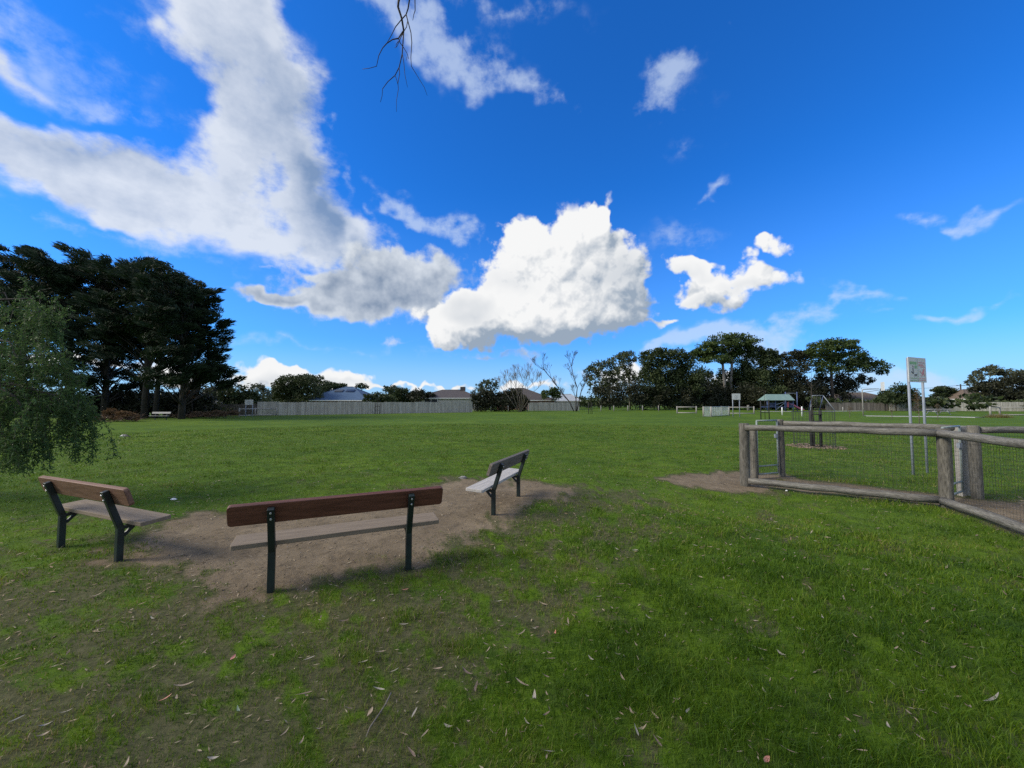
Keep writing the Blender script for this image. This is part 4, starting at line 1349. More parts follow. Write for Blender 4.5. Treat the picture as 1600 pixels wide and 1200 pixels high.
def log_rail(root, a, b, za, zb, r, name, cut=(.0, .0)):
    a, b = Vector((a.x, a.y, za)) - root.location, Vector((b.x, b.y, zb)) - root.location
    d = b - a
    ln = d.length
    u = d.normalized()
    rz = math.atan2(u.y, u.x)
    pitch = math.asin(u.z)
    mb = MB()
    n = max(6, int(ln / .3))
    pts = [Vector((cut[0] + (ln - cut[0] - cut[1]) * i / n, random.gauss(0, .006) + .012 * math.sin(i * .9), random.gauss(0, .006))) for i in range(n + 1)]
    rad = [r * (1 + .04 * math.sin(i * 1.7 + ln) + random.uniform(-.02, .02)) for i in range(n + 1)]
    mb.tube(pts, rad, 14, wob=.025)
    o = mb.build(name, M['log_rail'], root)
    o.location = a
    o.rotation_euler = (0, -pitch, rz)
    return o


def wire_panel(root, a, b, z0, z1, sp=.05, r=.0012, sag=.0):
    a, b = Vector((a.x, a.y, 0)) - Vector((root.location.x, root.location.y, 0)), Vector((b.x, b.y, 0)) - Vector((root.location.x, root.location.y, 0))
    ln = (b - a).length
    mb = MB()
    nv = int(ln / sp)
    for i in range(nv + 1):
        p = a.lerp(b, i / nv)
        mb.tube([p + Vector((0, 0, z0)), p + Vector((0, 0, z1))], r, 3, cap=False)
    nh = int((z1 - z0) / (sp * 1.35))
    for i in range(nh + 1):
        z = z0 + (z1 - z0) * i / nh
        mb.tube([a + Vector((0, 0, z)), b + Vector((0, 0, z))], r * 1.15, 3, cap=False)
    return mb.build('wire_mesh', M['wire'], root, kind='stuff')


def toward(a, b, t):
    return a + (b - a).normalized() * t


H_POST, H_RAIL = 1.2, 1.13
fr = thing('log_fence', 'low weathered log fence with wire mesh, run beside the gravel patch and corner post', 'fence', fA)
log_post(fr, fA, 1.2, .092)
log_post(fr, fA2, 1.13, .07)
log_post(fr, fB, 1.20, .082)
log_post(fr, fC, 1.2, .12)
nAB = Vector((-(fB - fA).y, (fB - fA).x, 0)).normalized()
if nAB.y > 0: nAB = -nAB
log_rail(fr, toward(fA, fB, .02) + nAB * .085, toward(fB, fA, .0) + nAB * .075, 1.125, 1.125, .058, 'top_rail', (.0, .04))
log_rail(fr, toward(fA, fB, .05) + nAB * .06, fB + nAB * .06, .085, .075, .058, 'bottom_rail', (.0, .1))
nBC = Vector((-(fC - fB).y, (fC - fB).x, 0)).normalized()
if nBC.x > 0: nBC = -nBC
log_rail(fr, toward(fB, fC, -.10) + nBC * .085, fC + nBC * .085, 1.125, 1.10, .060, 'top_rail', (.0, .04))
log_rail(fr, toward(fB, fC, .08) + nBC * .08, fC + nBC * .08, .08, .085, .060, 'bottom_rail', (.0, .04))
wire_panel(fr, toward(fA, fB, .1), toward(fB, fA, .1), .06, 1.08)
wire_panel(fr, toward(fB, fC, .1), toward(fC, fB, .1), .06, 1.08)

rr_ = thing('log_fence', 'second log fence line behind the first, across the dirt passage', 'fence', fG)
log_post(rr_, fG, 1.24, .066)
log_post(rr_, fD, 1.22, .076)
bp_ = MB()
oD2 = fD2 - rr_.location
bp_.box((oD2.x, oD2.y, .54), (.17, .09, 1.32))
bevel(bp_.build('gate_post', M['board_pale'], rr_), .006)
log_rail(rr_, fG, fD2, 1.16, 1.16, .055, 'top_rail', (.06, .03))
log_rail(rr_, fD, fE, 1.15, 1.13, .058, 'top_rail', (.07, 0))
log_post(rr_, fE, 1.2, .11)
wire_panel(rr_, toward(fG, fD2, .08), toward(fD2, fG, .08), .05, 1.12)
wire_panel(rr_, toward(fD, fE, .1), toward(fE, fD, .1), .05, 1.1)


def tube_gate(label, a, b, h, lift):
    root = thing('mesh_gate', label, 'gate', a)
    d = b - a
    d.z = 0
    ln = d.length
    u = d.normalized()
    mb = MB()
    P = lambda t, z: Vector((u.x * t, u.y * t, z))
    mb.tube([P(0, lift), P(0, h)], .017, 8)
    mb.tube([P(0, h), P(ln, h)], .017, 8)
    mb.tube([P(ln, h), P(ln, lift)], .017, 8)
    mb.tube([P(0, lift), P(ln, lift)], .017, 8)
    mb.build('gate_frame', M['gate_green'], root)
    m2 = MB()
    m2.tube([P(0, lift + .17), P(ln, lift + .17)], .017, 8)
    m2.build('cross_bar', M['gate_green'], root)
    g = wire_panel(root, a + u * .02, b - u * .02, lift, h - .01, .05, .0012)
    l = MB()
    l.box(P(ln - .04, h * .72), (.05, .05, .09))
    l.build('latch', M['galv'], root)


tube_gate('pale green mesh gate between the end post and the second fence', toward(fA2, fG, .11), toward(fG, fA2, .11), 1.22, .07)
tube_gate('pale green mesh gate seen edge-on behind the corner post', toward(fB, fD2, .22) + Vector((.05, .1, 0)), toward(fD2, fB, .12), 1.2, .08)


# ------------------------------------------------------------------ signs
def twin_post_sign(name, label, p1, p2, ztop, zbot, z_panel_over, post_r, decorate):
    """panel across two posts, facing the camera side; local x along the panel, -y to the front"""
    c = (p1 + p2) / 2
    d = p2 - p1
    root = thing(name, label, 'sign', (c.x, c.y, 0), math.atan2(d.y, d.x))
    hw = d.length / 2
    for s in (-1, 1):
        mb = MB()
        mb.tube([(s * hw, 0, gz1(c.x, c.y) - .1), (s * hw, 0, ztop - .01)], post_r, 12)
        mb.build('post', M['galv'], root)
    w = hw * 2 + z_panel_over
    pn = MB()
    pn.box((0, -post_r - .012, (ztop + zbot) / 2), (w, .012, ztop - zbot))
    panel = bevel(pn.build('panel', M['sign_face'], root), .003)
    for z in (ztop - .06, zbot + .06):
        m = MB()
        m.box((0, -post_r + .001, z), (w * .98, .012, .035))
        m.build('bracket', M['galv'], root)
    decorate(panel, w, ztop, zbot, -post_r - .018)
    return root


def flat(panel, name, mat, pts, y, z_off=0.0):
    mb = MB()
    n = len(pts)
    vs_ = [(x, y - .0025, z) for x, z in pts] + [(x, y - .0002, z) for x, z in pts]
    a2 = sum(pts[i][0] * pts[(i + 1) % n][1] - pts[(i + 1) % n][0] * pts[i][1] for i in range(n))
    idx = list(range(n)) if a2 > 0 else list(reversed(range(n)))
    fs_ = [tuple(idx)] + [(i, (i + 1) % n, n + (i + 1) % n, n + i) for i in range(n)]
    mb.add(vs_, fs_)
    return mb.build(name, mat, panel)


def rect(x0, x1, z0, z1):
    return [(x0, z0), (x1, z0), (x1, z1), (x0, z1)]


def dog_sign(panel, w, zt, zb, y):
    X = lambda u: -w / 2 + u * w
    Z = lambda v: zt - v * (zt - zb)
    # green left column
    flat(panel, 'green_heading', M['sign_green'], rect(X(.08), X(.46), Z(.29), Z(.18)), y)
    flat(panel, 'green_note', M['sign_green'], rect(X(.34), X(.46), Z(.45), Z(.33)), y)
    flat(panel, 'lead_emblem', M['sign_black'], rect(X(.225), X(.265), Z(.64), Z(.34)), y)
    flat(panel, 'lead_emblem', M['sign_black'], [(X(.245), Z(.68)), (X(.20), Z(.60)), (X(.29), Z(.60))], y - .0012)
    flat(panel, 'lead_emblem', M['sign_black'], [(X(.13), Z(.58)), (X(.16), Z(.56)), (X(.21), Z(.64)), (X(.19), Z(.66))], y)
    # running dog: body, head, legs and tail in one outline
    dog = [(.30, .70), (.33, .68), (.40, .69), (.44, .655), (.455, .66), (.475, .68), (.45, .70), (.445, .725), (.47, .77), (.455, .775), (.425, .74), (.36, .74), (.335, .79), (.315, .79), (.325, .735), (.285, .715)]
    flat(panel, 'dog_emblem', M['sign_black'], [(X(u), Z(v)) for u, v in dog], y)
    for v in (.83, .92):
        flat(panel, 'green_text_line', M['sign_green'], rect(X(.10), X(.47), Z(v + .025), Z(v)), y)
    # dividing rule and red right column
    flat(panel, 'dividing_rule', M['sign_green'], rect(X(.515), X(.522), Z(.97), Z(.12)), y)
    for v, a, b in ((.19, .54, .94), (.27, .56, .82), (.31, .56, .90), (.36, .66, .93), (.84, .56, .94), (.91, .56, .94)):
        flat(panel, 'red_text_line', M['sign_red'], rect(X(a), X(b), Z(v + .022), Z(v)), y)
    walker = [(.74, .62), (.80, .50), (.86, .44), (.90, .44), (.88, .52), (.86, .60), (.90, .72), (.87, .73), (.82, .64), (.78, .72), (.70, .76), (.68, .74), (.74, .70)]
    flat(panel, 'red_emblem', M['sign_red'], [(X(u), Z(v)) for u, v in walker], y)
    flat(panel, 'red_emblem', M['sign_red'], [(X(.62), Z(.54)), (X(.65), Z(.53)), (X(.73), Z(.63)), (X(.71), Z(.65))], y)
    flat(panel, 'grey_heading', M['sign_grey'], rect(X(.49), X(.53), Z(.10), Z(.07)), y)


def round_sign(panel, w, zt, zb, y):
    zc, r = (zt + zb) / 2 - .02, (zt - zb) * .3
    ring = [(r * math.cos(a), zc + r * math.sin(a)) for a in np.linspace(0, 6.283, 20)[:-1]]
    flat(panel, 'round_emblem', M['sign_grey'], ring, y)
    flat(panel, 'round_emblem', M['sign_face'], [(x * .78, zc + (z - zc) * .78) for x, z in ring], y - .002)
    flat(panel, 'emblem_mark', M['sign_grey'], [(-.08 * w, zc - r * .4), (.03 * w, zc - r * .5), (.08 * w, zc + r * .3), (-.02 * w, zc + r * .5)], y - .004)


s1, s2 = G(1427, 740), G(1449, 737)
s1.z = s2.z = 0
zt_ = at(1421, 558, s1.y).z
zb_ = at(1425, 597, s1.y).z
twin_post_sign('dog_rules_sign', 'white dog rules sign with green and red columns on two steel posts', s1, s2, zt_, zb_, .16, .025, dog_sign)
a_, b_ = at(383.5, 653, 44), at(394, 653, 44)
a_.z = b_.z = 0
twin_post_sign('park_sign', 'small white sign with round grey emblem beside the cypresses', a_, b_, at(388, 624.5, 44).z, at(388, 632.5, 44).z, .18, .045, round_sign)
a_, b_ = at(1145.5, 652, 44), at(1156, 652, 44)
a_.z = b_.z = 0
twin_post_sign('park_sign', 'small white sign with round grey emblem beside the far mesh pen', a_, b_, at(1150, 615, 44).z, at(1150, 624.5, 44).z, .2, .045, round_sign)


# ------------------------------------------------------------------ far fences
def paling_fence(label, pts, h, mat, post_every=2.4, hv=.05, group=None):
    base = Vector((pts[0].x, pts[0].y, 0))
    root = thing('paling_fence', label, 'fence', base, 0, group)
    for a, b in zip(pts[:-1], pts[1:]):
        a, b = Vector((a.x, a.y, 0)) - base, Vector((b.x, b.y, 0)) - base
        d = b - a
        ln = d.length
        u = d.normalized()
        nrm = Vector((-u.y, u.x, 0))
        n = int(ln / .125)
        mb = MB()
        hh = h
        M3 = Matrix((u, nrm, Vector((0, 0, 1)))).transposed()
        for i in range(n):
            if i % 19 == 0: hh = h + random.uniform(-hv, hv)
            t = (i + .5) / n * ln
            hz = hh + random.uniform(-.018, .018)
            mb.box(a + u * t + Vector((0, 0, hz / 2 - .05)) + nrm * random.uniform(-.008, .008), (ln / n - .008, .018, hz + .1), M3)
        mb.build('palings', mat, root, kind='stuff')
        for z in (.35, h - .35):
            r_ = MB()
            r_.bar(a + nrm * .045 + Vector((0, 0, z)), b + nrm * .045 + Vector((0, 0, z)), .05, .07)
            r_.build('rail', mat, root)
        for i in range(int(ln / post_every) + 1):
            p_ = MB()
            p_.box(a + u * min(ln - .06, i * post_every + .06) + nrm * .10 + Vector((0, 0, h / 2 - .1)), (.1, .09, h), M3)
            p_.build('fence_post', mat, root)
    return root


def pt(px, Y):
    p = at(px, 640, Y)
    p.z = 0
    return p


paling_fence('long grey paling fence in front of the blue roofed house', [pt(402, 49.5), pt(600, 59), pt(738, 68)], 1.78, M['paling'])
paling_fence('grey paling fence behind the tall bare tree', [pt(826, 82), pt(905, 84)], 1.75, M['paling'])
paling_fence('dark brown paling fence behind the play ground', [pt(1290, 86), pt(1388, 82)], 1.75, M['paling_dark'])
paling_fence('grey paling fence beyond the dog rules sign', [pt(1390, 81), pt(1500, 79), pt(1600, 76), pt(1720, 74)], 1.8, M['paling'])
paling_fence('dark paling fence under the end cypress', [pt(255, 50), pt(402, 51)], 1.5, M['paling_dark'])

# white-topped posts in a row along the far side
for i, (px, Y) in enumerate(((741, 73), (767, 73), (794, 73), (816, 75), (824, 75), (939, 76), (959, 76), (981, 77), (1004, 77), (1029, 78))):
    p = pt(px, Y)
    mb = MB()
    mb.tube([(0, 0, -.1), (0, 0, 1.08), (0, 0, 1.14)], [.095, .09, .05], 10)
    o = mb.build('bollard', M['board_pale'], None, (p.x, p.y, gz1(p.x, p.y)))
    where = 'before the dark thicket beside the long paling fence' if px < 800 else 'of the pair beside the bare vase shaped tree' if px < 900 else 'in the row before the sparse gum and broad evergreen'
    tag(o, 'pale timber bollard ' + where, 'bollard', 'far timber bollards ' + where)


def rail_fence(label, pts, h, r, mat='board_pale'):
    base = pts[0].copy()
    root = thing('rail_fence', label, 'fence', base)
    for p in pts:
        mb = MB()
        o = p - base
        mb.tube([(o.x, o.y, -.1), (o.x, o.y, h), (o.x, o.y, h + .04)], [r, r, r * .6], 10)
        mb.build('post', M[mat], root)
    for a, b in zip(pts[:-1], pts[1:]):
        for z in ((h - .1, .12) if h > .8 else (h - .08,)):
            mb = MB()
            mb.tube([a - base + Vector((0, 0, z)), b - base + Vector((0, 0, z))], r * .7, 8)
            mb.build('rail', M[mat], root)
    return root


rail_fence('pale post and rail fence left of the far mesh pen', [pt(1058, 60), pt(1088, 59)], 1.1, .1)
rail_fence('pale post and rail fence behind the far sign', [pt(1139, 57), pt(1178, 56)], 1.1, .09)
rail_fence('pale post and rail fence at the far end of the path', [pt(1547, 48), pt(1562, 49), pt(1640, 49)], 1.15, .1)
rail_fence('low pale rail left of the small cypress side sign', [pt(374, 46), pt(399, 48), pt(432, 50)], 1.0, .09)

pen = thing('mesh_pen', 'far pale green mesh pen with light posts', 'pen', pt(1099, 46))
corners = [pt(1099, 46), pt(1111, 45), pt(1139, 50), pt(1127, 51)]
for i, p in enumerate(corners):
    mb = MB()
    o = p - pen.location
    mb.tube([(o.x, o.y, -.1), (o.x, o.y, 1.2)], .085, 10)
    mb.build('post', M['board_pale'], pen)
for a, b in zip(corners, corners[1:] + corners[:1]):
    mb = MB()
    for z in (.08, 1.15):
        mb.tube([a - pen.location + Vector((0, 0, z)), b - pen.location + Vector((0, 0, z))], .03, 6)
    mb.build('rail', M['gate_green'], pen)
M['pen_wire'] = pmat('pale_pen_wire', (.25, .31, .29), (.33, .39, .37), 6, .5, 0)
for a, b in zip(corners, corners[1:] + corners[:1]):
    o = wire_panel(pen, a, b, .1, 1.12, .07, .006)
    o.data.materials[0] = M['pen_wire']


# ------------------------------------------------------------------ houses behind the fences
def house(label, Y, x0, x1, ya, ridge, eave_y, roof, wall, depth=9.0, ridge_len=.25, windows=(), name='house', gable=False):
    """hip roofed house; x0..x1 the eaves and ya the ridge height in the picture at depth Y"""
    k = Y / F_PX
    c = pt((x0 + x1) / 2, Y + depth / 2)
    hw = (x1 - x0) / 2 * k
    ze = max(2.0, at(800, eave_y, Y).z)
    zr = at(ridge, ya, Y).z + .4
    root = thing(name, label, 'house', (c.x, c.y, 0))
    hd = depth / 2
    w = MB()
    w.box((0, 0, ze / 2 - .1), (hw * 2 - .9, depth - .9, ze + .2))
    wo = w.build('wall', wall, root)
    rx = (ridge - (x0 + x1) / 2) * k
    rl = hw * ridge_len
    v = [(-hw, -hd, ze), (hw, -hd, ze), (hw, hd, ze), (-hw, hd, ze), (rx - rl, 0, zr), (rx + rl, 0, zr)]
    r = MB()
    r.add(v, [(0, 1, 5, 4), (1, 2, 5), (2, 3, 4, 5), (3, 0, 4), (3, 2, 1, 0)])
    ro = r.build('roof', roof, root)
    rg = MB()
    rg.tube([v[4], v[5]], .09, 6)
    for a, b in ((0, 4), (3, 4), (1, 5), (2, 5)):
        rg.tube([v[a], v[b]], .08, 6)
    rg.build('ridge_cap', roof, ro)
    f = MB()
    for a, b in ((0, 1), (1, 2), (2, 3), (3, 0)):
        A_, B_ = Vector(v[a]), Vector(v[b])
        f.bar(A_ + Vector((0, 0, -.10)), B_ + Vector((0, 0, -.10)), .06, .18)
    f.build('fascia', M['fascia'], ro)
    for (u, w_, z0, z1) in windows:
        x = (u - (x0 + x1) / 2) * k
        wi = MB()
        wi.box((x, -hd + .45 - .02, (z0 + z1) / 2), (w_ * k, .06, z1 - z0))
        win = wi.build('window', M['glass'], root)
        fm = MB()
        for dz in (z0, z1):
            fm.box((x, -hd + .45 - .06, dz), (w_ * k + .12, .06, .07))
        for s in (-1, 0, 1):
            fm.box((x + s * w_ * k / 2, -hd + .45 - .065, (z0 + z1) / 2), (.07, .06, z1 - z0))
        fm.build('window_frame', M['frame'], win)
    return root, ro, (rx, zr, ze, hw, hd)


h1, r1_, g1 = house('house with blue grey hipped roof behind the paling fence', 71, 486, 594, 606, 545, 625, M['roof_blue'], M['wall_brick'], 11, .12, ((502, 5, 1.0, 1.9), (520, 4, 1.0, 1.9)))
vent = MB()
for x in (-.5, .5):
    vent.box((g1[0] + x * 2.2, -g1[4] * .35, g1[2] + (g1[1] - g1[2]) * .70), (1.6, 1.0, .06), Matrix.Rotation(math.atan2(g1[1] - g1[2], g1[4]), 3, 'X'))
vent.build('solar_panel', M['glass'], r1_)
h2, r2_, g2 = house('low dark roofed house with cream wall and cooler box on the roof', 86, 650, 752, 611, 706, 621.5, M['roof_dark'], M['wall_cream'], 9, .3, ((678, 20, 1.5, 2.5),))
cb = MB()
cb.box((g2[0] + 2.6, 0, g2[1] + .25), (1.1, 1.1, .95))
cb.build('cooler_box', M['roof_dark'], r2_)
house('dark roofed house behind the bare vase shaped tree', 93, 772, 868, 608, 812, 625, M['roof_dark'], M['wall_brick'], 10, .15)
house('low house with pale metal roof left of the tall bare tree', 96, 852, 905, 618, 880, 626, M['roof_grey'], M['wall_cream'], 8, .5)
house('house with brown tiled roof behind the fence right of the dog rules sign', 88, 1472, 1534, 610, 1512, 623, M['roof_brown'], M['wall_cream'], 10, .15, ((1484, 8, .9, 1.9),))
house('dark brown roofed house behind the play ground fence', 96, 1296, 1384, 615, 1330, 625, M['roof_brown'], M['wall_brick'], 9, .5)
house('low house with brown roof between the backboard shrub and the dog rules sign', 94, 1392, 1440, 619, 1418, 625, M['roof_brown'], M['wall_brick'], 8, .4)

tk = MB()
p = pt(343, 52)
tk.tube([(0, 0, 0), (0, 0, .9), (0, 0, 1.8), (0, 0, 2.0)], [.95, .97, .95, .3], 20)
for i in range(9):
    a = np.linspace(0, 6.283, 21)
    tk.tube([(.965 * math.cos(t), .965 * math.sin(t), .12 + i * .2) for t in a], .03, 4, cap=False)
tag(tk.build('water_tank', M['roof_grey'], None, (p.x, p.y, 0)), 'pale corrugated water tank beside the dense dark round tree', 'tank')

# power pole and wires at the right
pp = thing('power_pole', 'dark timber power pole behind the brown tiled roof', 'pole', pt(1503, 100))
mb = MB()
zt = at(1503, 600, 100).z
mb.tube([(0, 0, -.2), (0, 0, zt)], [.17, .13], 8)
mb.build('pole_shaft', M['bark_dark'], pp)
mb = MB()
mb.box((0, 0, zt - .4), (2.2, .12, .12))
mb.build('cross_arm', M['bark_dark'], pp)
for dx in (-.9, .9):
    mb = MB()
    far_ = at(1330, 604, 150) - pp.location
    near_ = at(1620, 584, 78) - pp.location
    for e in (far_, near_):
        s_ = Vector((dx, 0, zt - .32))
        e = e + Vector((dx, 0, 0))
        mb.tube([s_ + (e - s_) * (i / 10) - Vector((0, 0, 1.1 * math.sin(math.pi * i / 10))) for i in range(11)], .022, 3, cap=False)
    mb.build('wire', M['steel_dark'], pp)


# ------------------------------------------------------------------ concrete path, bollards
def strip(name, pts, w, mat, z=.012):
    mb = MB()
    L_, R_ = [], []
    for i, p in enumerate(pts):
        d = (pts[min(i + 1, len(pts) - 1)] - pts[max(i - 1, 0)]).normalized()
        n = Vector((-d.y, d.x, 0))
        L_.append(p + n * w / 2)
        R_.append(p - n * w / 2)
    n = len(pts)
    vs_ = [(q.x, q.y, gz1(q.x, q.y) + z) for q in L_ + R_] + [(q.x, q.y, gz1(q.x, q.y) - .1) for q in L_ + R_]
    fs_ = [(i, n + i, n + i + 1, i + 1) for i in range(n - 1)]
    fs_ += [(2 * n + i, i, i + 1, 2 * n + i + 1) for i in range(n - 1)] + [(n + i, 3 * n + i, 3 * n + i + 1, n + i + 1) for i in range(n - 1)]
    mb.add(vs_, fs_)
    o = mb.build(name, mat)
    return tag(o, kind='structure')


strip('concrete_path', [pt(1350, 48), pt(1400, 46.5), pt(1450, 45.3), pt(1500, 44), pt(1530, 42.5)], 1.5, M['concrete'], .05)
strip('play_ground_edge', [pt(1185, 74), pt(1230, 73.2), pt(1300, 75), pt(1345, 78)], 1.6, M['concrete'], .06)

for px, Y, h in ((1222, 52, 1.05), (1253, 47, 1.2), (1317, 70, .9), (1170, 80, 1.2), (1168, 80, 1.2)):
    p = pt(px, Y)
    mb = MB()
    mb.tube([(0, 0, -.1), (0, 0, h - .05), (0, 0, h)], [.08, .08, .05], 10)
    tag(mb.build('marker_post', M['white_paint'] if px in (1222, 1253) else M['board_pale'], None, (p.x, p.y, 0)),
        {1222: 'short white marker post in front of the play fort', 1253: 'white marker post between the play fort and the swing frame', 1317: 'pale marker post right of the swing frame'}.get(px, 'pale marker post of the pair left of the play fort'), 'post',
        'pair of marker posts' if px in (1168, 1170) else None)

# ------------------------------------------------------------------ play ground
pf = thing('play_fort', 'play fort with green gable roof, blue posts and pink slide', 'play fort', pt(1214, 78))
k = 78 / F_PX
ex = [(u - 1214) * k for u in (1194, 1207, 1221, 1234)]
for x in ex:
    for y in (-1.0, 1.0):
        mb = MB()
        mb.tube([(x, y, -.1), (x, y, 2.45)], .07, 8)
        mb.build('post', M['play_blue'], pf)
zr, ze = at(1214, 616, 78).z, at(1214, 625.5, 78).z
mb = MB()
xa, xb = (1191 - 1214) * k, (1234.5 - 1214) * k
xr0 = (1197 - 1214) * k
mb.add([(xa, -1.5, ze), (xb, -1.5, ze), (xb, 1.5, ze), (xa, 1.5, ze), (xr0, 0, zr), (xb - .1, 0, zr)], [(0, 1, 5, 4), (2, 3, 4, 5), (3, 0, 4), (1, 2, 5), (3, 2, 1, 0)])
mb.build('roof', M['play_green'], pf)
mb = MB()
mb.box(((ex[0] + ex[3]) / 2, 0, .85), (ex[3] - ex[0], 2.0, .1))
mb.build('deck', M['play_blue'], pf)
for i, (a, b) in enumerate(((ex[0], ex[1]), (ex[1], ex[2]), (ex[2], ex[3]))):
    mb = MB()
    if i == 1:
        mb.bar((a, -1.02, .3), (b, -1.02, 1.7), .05, .1)
        mb.bar((a, -1.02, 1.3), (b, -1.02, 1.9), .05, .1)
        mb.build('climbing_bar', M['galv'], pf)
    else:
        for j in range(7):
            x = a + (b - a) * (j + .5) / 7
            mb.box((x, -1.02, 1.25), (.05, .05, .75))
        mb.box(((a + b) / 2, -1.02, 1.62), (b - a, .06, .06))
        mb.build('railing', M['play_blue'], pf)
mb = MB()
mb.box((ex[2] + .6, -1.03, 1.3), (.35, .06, 1.0))
mb.build('red_panel', M['play_red'], pf)
mb = MB()
sl = [Vector((ex[3] + .1, -.2, 1.35)), Vector((ex[3] + 1.1, -.3, .75)), Vector((ex[3] + 1.9, -.4, .3)), Vector((ex[3] + 2.4, -.4, .22))]
for a, b in zip(sl[:-1], sl[1:]):
    mb.bar(a, b, .55, .06)
    mb.bar(a + Vector((0, -.28, .1)), b + Vector((0, -.28, .1)), .05, .26)
    mb.bar(a + Vector((0, .28, .1)), b + Vector((0, .28, .1)), .05, .26)
mb.build('slide', M['play_pink'], pf)
tp = thing('climbing_frame', 'tall blue play pole with overhead bar beside the slide', 'play frame', pt(1246, 80))
for px in (1246, 1228):
    mb = MB()
    mb.tube([((px - 1246) * 80 / F_PX, 0, -.1), ((px - 1246) * 80 / F_PX, 0, at(1246, 612.5, 80).z)], .085, 8)
    mb.build('post', M['play_blue'], tp)
mb = MB()
z = at(1246, 614.5, 80).z
mb.tube([(0, 0, z), ((1228 - 1246) * 80 / F_PX, 0, z)], .05, 8)
mb.build('overhead_bar', M['galv'], tp)

sw = thing('swing_frame', 'grey and blue A-frame swing set beside the play fort', 'swing', pt(1281, 78))
zs = at(1281, 618, 78).z
for px, s in ((1270, -1), (1287, 1)):
    x = (px - 1281) * k
    for y in (-.9, .9):
        mb = MB()
        mb.tube([(x, 0, zs), (x + s * 1.45 if y < 0 else x, y * 1.3, -.1)], .065, 8)
        mb.build('leg', M['galv'] if y < 0 else M['play_blue'], sw)
mb = MB()
mb.tube([((1269 - 1281) * k, 0, zs), ((1288 - 1281) * k, 0, zs)], .07, 8)
mb.build('crossbar', M['galv'], sw)
for x in (-.75, .45):
    st_ = MB()
    st_.box((x, 0, .55), (.45, .2, .05))
    so = st_.build('swing_seat', M['black_stake'], sw)
    ch = MB()
    for dx in (-.2, .2):
        ch.tube([(x + dx, 0, .56), (x + dx, 0, zs)], .012, 4)
    ch.build('chain', M['galv'], so)

bb_ = thing('basketball_hoop', 'white basketball backboard on cranked grey pole', 'basketball hoop', pt(1348.5, 50))
k5 = 50 / F_PX
z_el = at(1348, 609, 50).z
mb = MB()
mb.tube([(0, 0, -.1), (0, 0, z_el - .1), (.06, 0, z_el), (.3, 0, z_el + .05), (26 * k5, 0, z_el + .12)], [.06, .06, .06, .05, .045], 10)
mb.build('pole', M['board_pale'], bb_)
mb = MB()
mb.tube([(.05, 0, z_el - .35), (26 * k5, 0, z_el - .05)], .035, 6)
mb.build('brace', M['galv'], bb_)
z0, z1 = at(1380, 610.5, 50).z, at(1380, 597, 50).z
mb = MB()
Mb = Matrix.Rotation(R(58), 3, 'Z')
mb.box((31 * k5, -.1, (z0 + z1) / 2), (1.5, .06, z1 - z0), Mb)
bo = mb.build('backboard', M['white_paint'], bb_)
mb = MB()
ring = [Vector((31 * k5, -.1, z0 + .15)) + Mb @ Vector((.22 * math.cos(a), -.3 + .22 * math.sin(a), 0)) for a in np.linspace(0, 6.283, 15)]
mb.tube(ring, .015, 5, cap=False)
mb.build('hoop_ring', M['sign_red'], bo)

pb = thing('picnic_bench', 'far white picnic bench right of the dog rules sign', 'bench', pt(1466, 55))
k6 = 55 / F_PX
for nm, y, z, w_ in (('table_top', 0, .74, .7), ('seat', -.7, .45, .28), ('seat', .7, .45, .28)):
    mb = MB()
    mb.box((0, y, z), (32 * k6, w_, .06))
    mb.build(nm, M['plank_pale'], pb)
for x in (-.9, .9):
    mb = MB()
    mb.bar((x, -.75, 0), (x, -.2, .71), .07, .07, (1, 0, 0))
    mb.bar((x, .75, 0), (x, .2, .71), .07, .07, (1, 0, 0))
    mb.bar((x, -.8, .40), (x, .8, .40), .06, .06)
    mb.build('leg_frame', M['galv'], pb)


# ------------------------------------------------------------------ young trees in guards
gt = thing('young_tree_guard', 'thin young tree inside black stakes and wire cage beyond the log fence', 'tree guard', GUARD)
kg = GUARD.y / F_PX
zt = at(1272, 639, GUARD.y).z
for dx, dy in ((-.16, -.1), (.2, -.08)):
    mb = MB()
    mb.tube([(dx, dy, -.1), (dx * 1.05, dy, zt - .05)], .05, 8)
    mb.build('stake', M['black_stake'], gt)
mb = MB()
for z in (.55, zt - .45, zt - .2):
    mb.bar((-.18, -.12, z), (.22, -.12, z), .03, .11, (0, 1, 0))
mb.build('tie', M['black_stake'], gt)
mb = MB()
for i in range(26):
    a = 6.283 * i / 26
    mb.tube([(.62 * math.cos(a), .62 * math.sin(a), -.05), (.64 * math.cos(a), .64 * math.sin(a), zt - .05 + random.uniform(-.1, .03))], .0065, 4, cap=False)
for z in (.12, .5, .9, zt - .1):
    mb.tube([(.63 * math.cos(a), .63 * math.sin(a), z) for a in np.linspace(0, 6.283, 27)], .006, 4, cap=False)
mb.build('wire_cage', M['wire'], gt, kind='stuff')
mb = MB()
zs_ = at(1272, 592, GUARD.y).z
mb.tube([(0, 0, -.1), (.02, 0, .8), (-.02, .02, 1.6), (.0, 0, zs_)], [.028, .022, .016, .006], 6)
for i in range(16):
    z = 1.2 + (zs_ - 1.2) * i / 16
    a = random.uniform(0, 6.28)
    l = random.uniform(.15, .4)
    mb.tube([(0, 0, z), (l * math.cos(a) * .6, l * math.sin(a) * .6, z + l * .7), (l * math.cos(a), l * math.sin(a), z + l * 1.3)], [.008, .005, .002], 4, cap=False)
mb.build('stem', M['bark_dark'], gt)
ch_v, ch_f = [], []
mb = MB()
